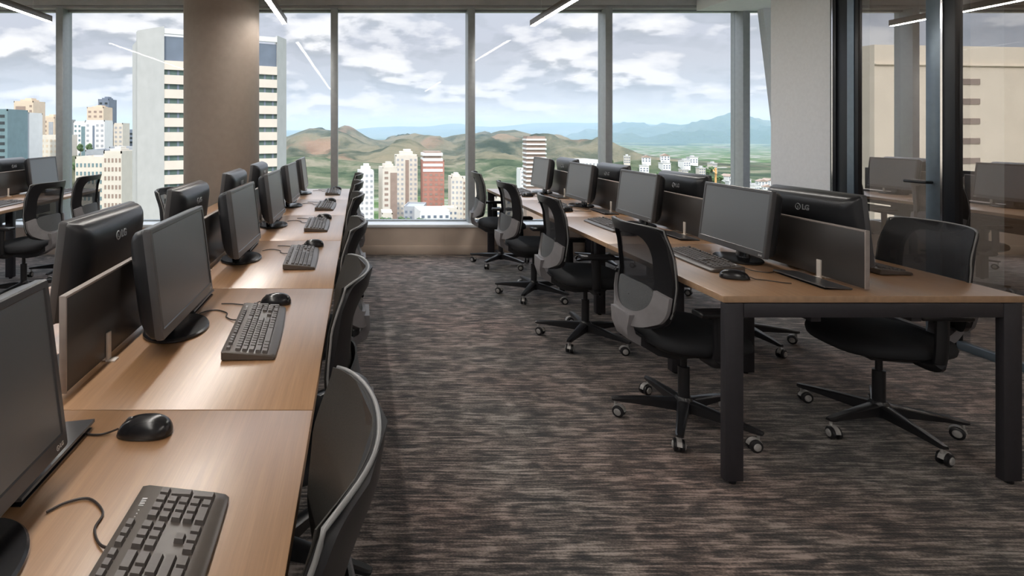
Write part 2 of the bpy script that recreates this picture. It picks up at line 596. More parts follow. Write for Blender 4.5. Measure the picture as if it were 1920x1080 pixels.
# door leaf between the posts
b = B(); box(b, XP - 0.004, XP + 0.004, 3.77, 4.275, 0.05, 2.72); dr = struct('door_1', b, 'partition_glass', smooth=False)
b = B()
box(b, XP - 0.022, XP + 0.022, 3.675, 3.772, 0.01, 2.76, 0.003)
obj('door_stile', b, 'frame_steel', dr)
b = B()
box(b, XP - 0.02, XP + 0.02, 3.772, 4.28, 0.01, 0.055); box(b, XP - 0.02, XP + 0.02, 3.772, 4.28, 2.715, 2.76)
obj('door_rail', b, 'frame_dark', dr)
b = B()
tube(b, [(XP - 0.02, 3.73, 1.045), (XP - 0.07, 3.73, 1.045), (XP - 0.078, 3.745, 1.045), (XP - 0.078, 3.86, 1.045)], 0.010, 10)
lathe(b, [(0.024, -0.006), (0.024, 0.006)], 16, (0, 0, 0))
obj('door_handle', b, 'frame_dark', dr)
for v in dr.children[-1].data.vertices:
    if abs(v.co.x) < 0.1:
        x, y, z = v.co
        v.co = (XP - 0.026 + z, 3.73 + y, 1.045 + x)
b = B(); box(b, XP - 0.02, XP + 0.05, 3.672, 4.283, 2.765, ZC, 0.002); struct('trim_24', b, 'frame_dark')
b = B(); box(b, XP - 0.004, XP + 0.004, -0.2, 3.575, 0.05, 2.76); gl = struct('window_30', b, 'partition_glass', smooth=False)
b = B()
box(b, XP - 0.025, XP + 0.025, -0.2, 3.575, 0.0, 0.05, 0.003); box(b, XP - 0.025, XP + 0.025, -0.2, 3.575, 2.76, ZC, 0.003)
obj('window_frame', b, 'frame_steel', gl)
b = B(); box(b, XP - 0.05, XP + 0.08, YB, -0.2, 0, ZC); struct('wall_partition', b, 'wall_white')
# partition wall a little behind the glazing, in the neighbouring room
b = B(); box(b, XP + 1.9, XP + 2.0, YB, 4.98, 0, ZC); struct('wall_room', b, 'wall_brown')

# the round column at the end of the bench
CX, CY, CR = -1.405, 5.72, 0.375
b = B(); lathe(b, [(CR, 0.0), (CR, ZC)], 96, (CX, CY, 0)); col = struct('column', b, 'column')
b = B(); lathe(b, [(CR + 0.006, 0.0), (CR + 0.006, 0.10), (CR, 0.104)], 96, (CX, CY, 0)); obj('column_skirting', b, 'header_grey', col)

# ------------------------------------------------------------------ linear lamps
def lamp(x, y0, y1, z, label):
    t = thing('linear_pendant', label, 'ceiling lamp', (x, 0, z), 0, 'linear pendant lamps')
    b = B()
    box(b, -0.028, 0.028, y0, y1, 0.0, 0.062, 0.002)
    obj('lamp_body', b, 'lamp_body', t)
    b = B(); box(b, -0.022, 0.022, y0 + 0.006, y1 - 0.006, -0.004, 0.0005); obj('diffuser', b, 'led', t)
    for k in range(4):
        yy = y0 + 0.3 + (y1 - y0 - 0.6) * k / 3
        b = B(); tube(b, [(0, yy, 0.06), (0, yy, ZC - z)], 0.0016, 6); obj('suspension_wire', b, 'chrome', t)
    return t
lamp(-0.80, -2.4, 5.97, 2.53, 'long slim lamp bar hanging over the bench beside the round column')
lamp(1.88, 3.40, 6.09, 2.53, 'long slim lamp bar hanging over the bench beside the glass partition')
lamp(-3.24, -2.4, 5.86, 2.53, 'long slim lamp bar hanging over the bench beyond the round column')
lamp(1.88, -2.9, 0.2, 2.53, 'added unseen lamp bar hanging behind the camera, over the aisle end of the partition bench')  # out of view, added for more light on the interior
lamp(4.75, -1.5, 3.9, 2.60, 'added lamp bar lighting the room behind the glass partition')  # no lamp known there; added to brighten the wall behind the glass

# ------------------------------------------------------------------ benches
WT = 0.74
def bench(name, label, x0, x1, seams, y_left_end=None, inset=()):
    """double bench: two rows of worktops back to back, from x0 to x1"""
    t = thing(name, label, 'desk', (0, 0, 0), 0)
    xm = (x0 + x1) / 2
    g = 0.0018
    for i in range(len(seams) - 1):
        for a, c in ((x0 if not (y_left_end and seams[i + 1] > y_left_end + 0.1) else xm, x1),):
            b = B(); box(b, a, c, seams[i] + g, seams[i + 1] - g, WT - 0.026, WT, 0.0015, 2)
            o = obj('worktop', b, ['wood', 'wood_edge'], t)
            for p in o.data.polygons:
                if abs(p.normal.z) < 0.6:
                    p.material_index = 1
    y0, y1 = seams[0], seams[-1]
    zt = WT - 0.027
    def leg(x, y, w_=0.072, d_=0.032):
        b = B(); box(b, x - w_ / 2, x + w_ / 2, y - d_ / 2, y + d_ / 2, 0.012, zt - 0.002, 0.003)
        o = obj('leg', b, 'desk_frame', t)
        b = B(); lathe(b, [(0.014, 0.0), (0.015, 0.008), (0.010, 0.012)], 16, (x, y, 0)); obj('levelling_foot', b, 'black_plastic', o)
    ends = [(y0 + 0.018, x0 + 0.044, x1 - 0.044), (y1 - 0.018, x0 + 0.044 if not y_left_end else xm + 0.04, x1 - 0.044)]
    if y_left_end:
        ends.append((y_left_end - 0.018, x0 + 0.044, xm - 0.08))
    for y, a, c in ends:
        leg(a, y); leg(c, y)
        b = B(); box(b, a + 0.037, c - 0.037, y - 0.016, y + 0.016, zt - 0.058, zt - 0.002, 0.003); obj('end_beam', b, 'desk_frame', t)
    for s in seams[1:-1]:
        for xx in inset:
            leg(xm + xx, s, 0.07, 0.05)
        b = B(); box(b, x0 + 0.12, x1 - 0.12, s - 0.025, s + 0.025, zt - 0.05, zt - 0.002, 0.003)
        if not (y_left_end and s > y_left_end - 0.02):
            obj('cross_beam', b, 'desk_frame', t)
        else:
            b.free()
    for xx, ye in ((xm - 0.20, y_left_end or y1), (xm + 0.20, y1)):
        b = B(); box(b, xx - 0.02, xx + 0.02, y0 + 0.035, ye - 0.035, zt - 0.085, zt - 0.052, 0.002); obj('rail', b, 'desk_frame', t)
    b = B()
    ye = y_left_end or y1
    box(b, xm - 0.13, xm + 0.13, y0 + 0.55, ye - 0.2, 0.52, 0.53); box(b, xm - 0.13, xm - 0.12, y0 + 0.55, ye - 0.2, 0.53, 0.60); box(b, xm + 0.12, xm + 0.13, y0 + 0.55, ye - 0.2, 0.53, 0.60)
    for s in seams:
        if s < ye:
            box(b, xm - 0.015, xm + 0.015, max(s - 0.01, y0 + 0.6), max(s + 0.01, y0 + 0.62), 0.53, zt - 0.05)
    obj('cable_tray', b, 'desk_frame', t)
    return t

def flap(t, x0, x1, y0, y1, lift):
    """cable flap beside the divider, standing a little open on the side of the user"""
    b = B()
    d = 0.006
    loft(b, [[Vector((x0, y0, WT + 0.001)), Vector((x1, y0, WT + lift)), Vector((x1, y0, WT + lift + d)), Vector((x0, y0, WT + 0.001 + d))],
             [Vector((x0, y1, WT + 0.001)), Vector((x1, y1, WT + lift)), Vector((x1, y1, WT + lift + d)), Vector((x0, y1, WT + 0.001 + d))]])
    o = obj('cable_flap', b, 'bezel', t)
    b = B(); box(b, min(x0, x1) + 0.004, max(x0, x1) - 0.004, y0 + 0.004, y1 - 0.004, WT + 0.0003, WT + 0.0012); obj('flap_opening', b, 'black_plastic', o)

# bench beside the round column
LX0, LX1 = -1.288, -0.108
LS = [0.295, 1.298, 2.301, 3.304, 4.307, 5.31, 6.285]
lb = bench('bench_desk', 'long oak topped bench desk running from the camera past the round column to the windows', LX0, LX1, LS, 5.31, (-0.2, 0.2))
# bench beside the partition
RX0, RX1 = 1.4256, 2.606
RS = [2.192 + 1.022 * k for k in range(5)]
rb = bench('bench_desk', 'oak topped bench desk on dark metal legs beside the glass partition', RX0, RX1, RS, None, (-0.2, 0.2))
# bench beyond the column
FX0, FX1 = -4.08, -2.90
FS = [6.28 - 1.0 * k for k in range(5, -1, -1)]
fb = bench('bench_desk', 'oak topped bench desk beyond the round column, ending at the windows', FX0, FX1, FS, None, (-0.2, 0.2))
LM, RM, FM = (LX0 + LX1) / 2, (RX0 + RX1) / 2, (FX0 + FX1) / 2
LC = [(LS[i] + LS[i + 1]) / 2 for i in range(6)]
RC = [(RS[i] + RS[i + 1]) / 2 for i in range(4)]
FC = [(FS[i] + FS[i + 1]) / 2 for i in range(5)]
for i in range(6):
    flap(lb, -0.690, -0.578, LS[i + 1] - 0.34, LS[i + 1] - 0.075, 0.012)
    if i < 5:
        flap(lb, -0.745, -0.855, LS[i] + 0.075, LS[i] + 0.34, 0.008)
for i in range(4):
    flap(rb, 2.005, 1.893, RS[i] + 0.085, RS[i] + 0.37, 0.009)
    flap(rb, 2.070, 2.180, RS[i + 1] - 0.37, RS[i + 1] - 0.085, 0.009)

# ------------------------------------------------------------------ dividers
def make_divider():
    t = thing('desk_divider', '', 'desk divider')
    L = 0.90
    b = B(); box(b, -0.007, 0.007, -L / 2, L / 2, 0.012, 0.240, 0.001); obj('panel', b, 'divider', t)
    b = B()
    box(b, -0.009, 0.009, -L / 2, L / 2, 0.240, 0.247, 0.002)
    box(b, -0.009, 0.009, -L / 2 - 0.006, -L / 2, 0.010, 0.247, 0.002)
    box(b, -0.009, 0.009, L / 2, L / 2 + 0.006, 0.010, 0.247, 0.002)
    obj('edge_strip', b, 'divider_edge', t)
    for y in (-L / 2 + 0.22, L / 2 - 0.22):
        b = B()
        for s in (-1, 1):
            box(b, min(s * 0.0072, s * 0.014), max(s * 0.0072, s * 0.014), y - 0.011, y + 0.011, 0.0, 0.080, 0.0015)
            box(b, min(s * 0.0072, s * 0.034), max(s * 0.0072, s * 0.034), y - 0.013, y + 0.013, 0.0, 0.005, 0.001)
        box(b, -0.0071, 0.0071, y - 0.011, y + 0.011, 0.004, 0.0125)
        obj('bracket', b, 'bracket', t)
    return t
ORD = ['closest to the camera', 'second from the camera', 'third from the camera', 'fourth from the camera', 'fifth from the camera', 'sixth, by the windows']
for i in range(5):
    place('div', make_divider, (-0.718, LC[i] + 0.01, WT), 0, 'dark screen panel along the column bench, %s' % ORD[i], 'dark desk dividers')
ORD4 = ORD[:3] + ['fourth, by the windows']
for i in range(4):
    place('div', make_divider, (2.038, RC[i] - 0.002, WT), 0, 'dark screen panel along the partition bench, %s' % ORD4[i], 'dark desk dividers')
for i in range(3, 5):
    place('div', make_divider, (FM, FC[i], WT), 0, 'dark screen panel on the bench beyond the column, %s' % ('at the windows' if i == 4 else 'one place from the windows'), 'dark desk dividers')

# ------------------------------------------------------------------ monitors
def rrect(w_, h_, r, n=5):
    out = []
    for cx, cz, a0 in ((w_ / 2 - r, h_ / 2 - r, 0), (-w_ / 2 + r, h_ / 2 - r, 90), (-w_ / 2 + r, -h_ / 2 + r, 180), (w_ / 2 - r, -h_ / 2 + r, 270)):
        for k in range(n):
            a = R(a0 + 90 * k / (n - 1))
            out.append((cx + r * math.cos(a), cz + r * math.sin(a)))
    return out

MW, MH = 0.515, 0.315
def make_monitor():
    """screen looks towards +X, origin on the desk under the stand"""
    t = thing('monitor', '', 'monitor')
    tilt = Matrix.Translation((0.040, 0, 0.058)) @ Matrix.Rotation(R(-7), 4, 'Y') @ Matrix.Translation((0, 0, MH / 2))
    def ring(x, w_, h_, r, dz=0.0):
        return [tilt @ Vector((x, y, z + dz)) for y, z in rrect(w_, h_, r)]
    b = B()
    loft(b, [ring(-0.002, MW - 0.034, MH - 0.048, 0.002, 0.007), ring(0.0, MW - 0.034, MH - 0.048, 0.002, 0.007), ring(0.004, MW - 0.028, MH - 0.042, 0.003, 0.007), ring(0.004, MW - 0.006, MH - 0.006, 0.006), ring(0.001, MW, MH, 0.008), ring(-0.016, MW, MH, 0.008),
             ring(-0.022, MW - 0.006, MH - 0.006, 0.012)], cap=False)
    obj('bezel', b, 'bezel', t)
    b = B()
    loft(b, [ring(-0.020, MW - 0.004, MH - 0.004, 0.012), ring(-0.034, MW - 0.006, MH - 0.008, 0.016), ring(-0.050, MW - 0.018, MH - 0.022, 0.022, 0.003), ring(-0.064, MW - 0.042, MH - 0.052, 0.028, 0.008), ring(-0.074, MW - 0.078, MH - 0.096, 0.03, 0.012), ring(-0.080, MW - 0.13, MH - 0.15, 0.03, 0.016), ring(-0.082, MW - 0.20, MH - 0.21, 0.03, 0.018)])
    # recess step for the neck and the vent band below it
    obj('back_shell', b, 'shell_black', t, angle=50)
    b = B(); box(b, -0.086, -0.050, -0.15, 0.15, -0.105, -0.030, 0.004, M=tilt); obj('connector_cover', b, 'black_plastic', t)
    b = B(); box(b, -0.003, 0.0012, -(MW - 0.033) / 2, (MW - 0.033) / 2, -(MH - 0.047) / 2 + 0.007, (MH - 0.047) / 2 + 0.007, M=tilt); obj('screen', b, 'screen', t, smooth=False)
    b = B()
    prof = [(-0.030, 0.012, 0.050, 0.020), (-0.034, 0.06, 0.040, 0.016), (-0.032, 0.12, 0.038, 0.014), (-0.022, 0.19, 0.045, 0.012)]
    loft(b, [[Vector((x + sx * c, sy * s, z)) for c, s in [(math.cos(2 * math.pi * k / 20), math.sin(2 * math.pi * k / 20)) for k in range(20)]] for x, z, sy, sx in prof])
    obj('stand_neck', b, 'gloss_black', t)
    b = B(); lathe(b, [(0.97, 0.0), (1.0, 0.003), (1.0, 0.008), (0.96, 0.013), (0.6, 0.016), (0.2, 0.018)], 48, (-0.005, 0, 0), 0.100, 0.130); obj('stand_base', b, 'gloss_black', t)
    # maker's mark: ring with letters, large on the back, small on the front bezel
    def mark(M, s, d, m):
        me = text_mesh('LG', s, d, s * 0.03)
        bb = B()
        bb.from_mesh(me)
        bmesh.ops.transform(bb, matrix=Matrix.Translation((s * 0.75, 0, 0)), verts=bb.verts[:])
        n0 = len(bb.verts)
        rp = [(s * 0.42 * math.cos(2 * math.pi * k / 24) - s * 0.55, s * 0.42 * math.sin(2 * math.pi * k / 24), 0) for k in range(25)]
        tube(bb, rp, s * 0.06, 6, cap=False)
        tube(bb, [(-s * 0.58, s * 0.15, 0), (-s * 0.58, -s * 0.18, 0), (-s * 0.40, -s * 0.18, 0)], s * 0.05, 6)
        bmesh.ops.transform(bb, matrix=M, verts=bb.verts[:])
        obj('logo', bb, m, t)
    mark(tilt @ Matrix.Translation((-0.0832, 0, 0.083)) @ Matrix.Rotation(R(8), 4, 'Y') @ Matrix.Rotation(R(-90), 4, 'Z') @ Matrix.Rotation(R(90), 4, 'X'), 0.034, 0.0012, 'logo_dark')
    mark(tilt @ Matrix.Translation((0.0042, MW / 2 - 0.030, -MH / 2 + 0.013)) @ Matrix.Rotation(R(90), 4, 'Z') @ Matrix.Rotation(R(90), 4, 'X'), 0.010, 0.0003, 'logo_white')
    return t
G = 'black desktop monitors'
def monitors(xs, ys, rz, what, ords):
    for i, y in enumerate(ys):
        jx, jy, jr = (random.uniform(-1, 1) for _ in range(3))
        place('mon', make_monitor, (xs + 0.006 * jx, y + 0.01 * jy, WT), rz + R(1.5) * jr, 'black monitor %s, %s' % (what, ords[i]), G)
monitors(-0.585, [0.80, 1.825, 2.825, 3.83, 4.82, 5.80], 0, 'showing its screen on the column bench', ORD)
monitors(-0.900, [0.90, 1.95, 2.92, 3.94, 4.90], R(180), 'showing its back on the column bench', ORD[:5])
monitors(1.905, [2.83, 3.83, 4.83, 5.86], R(180), 'showing its screen on the partition bench', ORD4)
monitors(2.168, [2.66, 3.73, 4.74, 5.77], 0, 'showing its back on the partition bench', ORD4)
monitors(FM + 0.12, [4.85, 5.95], 0, 'showing its screen on the bench beyond the column', ['away from the windows', 'at the windows'])
monitors(FM - 0.12, [4.80, 5.72], R(180), 'showing its back on the bench beyond the column', ['away from the windows', 'at the windows'])

# ------------------------------------------------------------------ keyboards and mice
U = 0.019
def make_keyboard():
    """user on the +X side, number pad towards +Y"""
    t = thing('keyboard', '', 'keyboard')
    b = B()
    L, D = 0.452, 0.150
    def sect(y, ins, wr):
        return [Vector((-D / 2 + ins, y, 0.004)), Vector((-D / 2 + ins, y, 0.026 - ins)), Vector((-D / 2 + 0.012, y, 0.028 - ins)), Vector((D / 2 - 0.022, y, 0.015 - ins)), Vector((D / 2 - 0.006 + wr, y, 0.012 - ins)), Vector((D / 2 - ins + wr, y, 0.007)), Vector((D / 2 - ins + wr, y, 0.002))]
    ys = [-L / 2, -L / 2 + 0.003] + [-L / 2 + 0.02 + (L - 0.04) * k / 8 for k in range(9)] + [L / 2 - 0.003, L / 2]
    loft(b, [sect(y, 0.003 if abs(y) > L / 2 - 0.001 else 0.0, 0.006 * math.cos(math.pi * y / L)) for y in ys])
    obj('body', b, 'key_body', t)
    keys = B()
    def key(x, y, wx, wy):
        zt = 0.028 - (x + D / 2 - 0.012) / (D - 0.034) * 0.013 if x > -D / 2 + 0.012 else 0.028
        g = 0.0011
        x0, x1, y0, y1 = x - wx / 2 + g, x + wx / 2 - g, y - wy / 2 + g, y + wy / 2 - g
        s = 0.0022
        lo = [Vector((x0, y0, zt - 0.003)), Vector((x1, y0, zt - 0.004)), Vector((x1, y1, zt - 0.004)), Vector((x0, y1, zt - 0.003))]
        hi = [Vector((x0 + s, y0 + s, zt + 0.0075)), Vector((x1 - s, y0 + s, zt + 0.0060)), Vector((x1 - s, y1 - s, zt + 0.0060)), Vector((x0 + s, y1 - s, zt + 0.0075))]
        loft(keys, [lo, hi])
    ys0 = -L / 2 + 0.012
    rows = [(-0.030, [1] * 13 + [2]), (-0.011, [1.5] + [1] * 12 + [1.5]), (0.008, [1.75] + [1] * 11 + [2.25]), (0.027, [2.25] + [1] * 10 + [2.75]), (0.046, [1.25, 1.25, 1.25, 6.25, 1.25, 1.25, 1.25, 1.25])]
    for x, ws in rows:
        y = ys0
        for w_ in ws:
            key(x, y + w_ * U / 2, U, w_ * U)
            y += w_ * U
    for gy in (0, 2, 3, 4, 5, 6.5, 7.5, 8.5, 9.5, 11, 12, 13, 14):
        key(-0.057, ys0 + (gy + .5) * U, U * 0.8, U)
    nav = ys0 + 15.3 * U
    for k in range(3):
        key(-0.057, nav + (k + .5) * U, U * 0.8, U); key(-0.030, nav + (k + .5) * U, U, U); key(-0.011, nav + (k + .5) * U, U, U); key(0.046, nav + (k + .5) * U, U, U)
    key(0.027, nav + 1.5 * U, U, U)
    num = ys0 + 18.6 * U
    for r_ in range(4):
        for k in range(3):
            if r_ < 4:
                key(-0.030 + r_ * U, num + (k + .5) * U, U, U)
    key(0.046, num + U, U, 2 * U); key(0.046, num + 2.5 * U, U, U)
    key(-0.030, num + 3.5 * U, U, U); key(0.0 - 0.0015, num + 3.5 * U, 2 * U, U); key(0.0365, num + 3.5 * U, 2 * U, U)
    obj('keycaps', keys, 'key_black', t)
    # printed mark and lamps above the number pad
    b = B()
    for k in range(7):
        tube(b, [(-0.062, num + 0.030 + 0.003 * k, 0.0284), (-0.054, num + 0.031 + 0.003 * k + (0.002 if k % 2 else 0), 0.0276)], 0.0007, 5)
    for k in range(3):
        box(b, -0.058, -0.056, num + 0.002 + 0.008 * k, num + 0.0035 + 0.008 * k, 0.0275, 0.0287)
    obj('printed_mark', b, 'logo_white', t)
    b = B()
    tube(b, smooth_path([(-0.073, 0.10, 0.008), (-0.10, 0.115, 0.004), (-0.125, 0.15, 0.003), (-0.13, 0.19, 0.003), (-0.17, 0.225, 0.003), (-0.205, 0.215, 0.003), (-0.225, 0.19, 0.003)]), 0.0021, 8)
    obj('cord', b, 'cable', t)
    return t

def make_mouse():
    """front of the mouse towards -X"""
    t = thing('mouse', '', 'mouse')
    b = B()
    nu, nv = 28, 9
    rings = []
    for j in range(nv):
        v = j / (nv - 1)
        a = v * math.pi / 2 * 0.97
        rg = []
        for k in range(nu):
            th = 2 * math.pi * k / nu
            c, s = math.cos(th), math.sin(th)
            hx = 0.058 * (abs(c) ** 0.8) * (1 if c > 0 else -1)
            hy = 0.031 * (abs(s) ** 0.8) * (1 if s > 0 else -1) * (1 + 0.08 * c)
            r = math.cos(a) ** 0.75 if j else 1.0
            z = 0.002 + 0.037 * math.sin(a) * (1.0 + 0.02)
            rg.append(Vector((hx * r + 0.006 * math.sin(a), hy * r, z)))
        rings.append(rg)
    base = [Vector((p.x * 0.94, p.y * 0.94, 0.0)) for p in rings[0]]
    loft(b, [base] + rings)
    obj('body', b, 'gloss_black', t, angle=60)
    b = B(); lathe(b, [(0.006, -0.0035), (0.010, -0.003), (0.010, 0.003), (0.006, 0.0035)], 20)
    bmesh.ops.transform(b, matrix=Matrix.Translation((-0.030, 0, 0.0265)) @ Matrix.Rotation(R(90), 4, 'X'), verts=b.verts[:])
    obj('wheel', b, 'bezel', t)
    b = B()
    tube(b, smooth_path([(-0.056, 0, 0.012), (-0.075, 0.0, 0.005), (-0.095, -0.005, 0.003), (-0.125, 0.0, 0.003), (-0.165, 0.018, 0.003), (-0.20, 0.022, 0.003)]), 0.0021, 8)
    obj('cord', b, 'cable', t)
    return t

GK, GM = 'black keyboards', 'black computer mice'
for i, (x, y, a) in enumerate([(-0.303, 0.755, 0), (-0.328, 1.80, 3.5), (-0.290, 2.83, 2.0), (-0.285, 3.815, 1.0), (-0.285, 4.775, -1.0), (-0.275, 5.87, 1.0)]):
    place('kb', make_keyboard, (x, y, WT), R(a), 'black keyboard on the aisle side of the column bench, %s' % ORD[i], GK)
for i, (x, y, a) in enumerate([(-0.458, 1.195, 2), (-0.314, 2.095, 8), (-0.258, 3.14, 5), (-0.262, 4.12, 0), (-0.270, 5.09, 6), (-0.255, 6.16, 0)]):
    place('ms', make_mouse, (x, y, WT), R(a), 'black mouse on the aisle side of the column bench, %s' % ORD[i], GM)
for i, (x, y, a) in enumerate([(1.692, 2.78, -2), (1.690, 3.80, 1), (1.685, 4.84, -1), (1.69, 5.86, 0)]):
    place('kb', make_keyboard, (x, y, WT), R(180 + a), 'black keyboard on the aisle side of the partition bench, %s' % ORD4[i], GK)
for i, (x, y, a) in enumerate([(1.645, 2.455, -20), (1.66, 3.47, -5), (1.66, 4.50, 5), (1.66, 5.53, 0)]):
    place('ms', make_mouse, (x, y, WT), R(180 + a), 'black mouse on the aisle side of the partition bench, %s' % ORD4[i], GM)
for i, (x, y, a) in enumerate([(2.405, 2.735, 1), (2.40, 3.74, 0)]):
    place('kb', make_keyboard, (x, y, WT), R(a), 'black keyboard on the partition side of the partition bench, %s' % ORD4[i], GK)
for i, (x, y, a) in enumerate([(FX1 - 0.2, 4.85, 1), (FX1 - 0.19, 5.85, 0)]):
    place('kb', make_keyboard, (x, y, WT), R(a), 'black keyboard on the bench beyond the column, %s' % ['away from the windows', 'near the windows'][i], GK)

# ------------------------------------------------------------------ office chairs
def lerp_tab(tab, v):
    for (a, x), (b_, y) in zip(tab, tab[1:]):
        if v <= b_:
            t = (v - a) / (b_ - a)
            t = t * t * (3 - 2 * t) * 0.5 + t * 0.5
            return x + (y - x) * t
    return tab[-1][1]
Z0, Z1 = 0.490, 0.962
XC = [(0, -0.268), (0.2, -0.250), (0.45, -0.236), (0.7, -0.246), (1, -0.285)]
HW = [(0, 0.180), (0.25, 0.222), (0.6, 0.226), (1, 0.210)]
def S(u, v, off=0.0, ex=0.0):
    h = lerp_tab(HW, v) + ex
    zz = Z0 + (Z1 - Z0) * v
    if v > 0.86:                       # rounded top corners
        zz -= 0.010 * ((v - 0.86) / 0.14) * abs(u) ** 6
    if v < 0.1:
        zz += 0.03 * (1 - v / 0.1) * abs(u) ** 4
    return Vector((lerp_tab(XC, v) + 0.068 * abs(u) ** 2.2 - off, u * h, zz))

def sheet(bm, test, off, thick, nu=24, nv=28, ex=0.0, mi=0):
    """part of the curved back where test(u, v) holds, as a solid sheet"""
    cells = set()
    for i in range(nu):
        for j in range(nv):
            u = -1 + 2 * (i + .5) / nu
            v = (j + .5) / nv
            if test(u, v):
                cells.add((i, j))
    fr, bk = {}, {}
    def vt(d, i, j, o):
        if (i, j) not in d:
            d[(i, j)] = bm.verts.new(S(-1 + 2 * i / nu, j / nv, o, ex))
        return d[(i, j)]
    for i, j in cells:
        cs = ((i, j), (i + 1, j), (i + 1, j + 1), (i, j + 1))
        f = bm.faces.new([vt(fr, a, c, off) for a, c in cs]); f.material_index = mi
        f = bm.faces.new([vt(bk, a, c, off + thick) for a, c in cs][::-1]); f.material_index = mi
        for (a, c), nb in (((0, 1), (i, j - 1)), ((1, 2), (i + 1, j)), ((2, 3), (i, j + 1)), ((3, 0), (i - 1, j))):
            if nb not in cells:
                p, q = cs[a], cs[c]
                f = bm.faces.new((vt(fr, *q, off), vt(fr, *p, off), vt(bk, *p, off + thick), vt(bk, *q, off + thick))); f.material_index = mi

def spow(c, n):
    return math.copysign(abs(c) ** (2.0 / n), c)

def band(bm, outer, inner, a0, a1, off, thick, n=64, k=5, ex=0.0):
    """band of the curved back between two rounded outlines (u, v centre, half sizes, exponent) over an angle range"""
    full = abs(a1 - a0) > 359
    m = n if full else n + 1
    lay = []
    for o in (off, off + thick):
        g = []
        for i in range(m):
            th = R(a0 + (a1 - a0) * i / n)
            c, s_ = math.cos(th), math.sin(th)
            row = []
            for j in range(k + 1):
                q = j / k
                pu = pv = 0.0
                for (cu, cv, hu, hv, e), w_ in ((outer, 1 - q), (inner, q)):
                    pu += w_ * (cu + hu * spow(c, e))
                    pv += w_ * (cv + hv * spow(s_, e))
                row.append(bm.verts.new(S(max(-1, min(1, pu)), max(0, min(1, pv)), o, ex)))
            g.append(row)
        lay.append(g)
    f, b = lay
    for i in range(n if full else n):
        i2 = (i + 1) % m
        for j in range(k):
            bm.faces.new((f[i][j], f[i2][j], f[i2][j + 1], f[i][j + 1]))
            bm.faces.new((b[i][j + 1], b[i2][j + 1], b[i2][j], b[i][j]))
        bm.faces.new((f[i2][0], f[i][0], b[i][0], b[i2][0]))
        bm.faces.new((f[i][k], f[i2][k], b[i2][k], b[i][k]))
    if not full:
        for i in (0, m - 1):
            for j in range(k):
                bm.faces.new((f[i][j], f[i][j + 1], b[i][j + 1], b[i][j]))

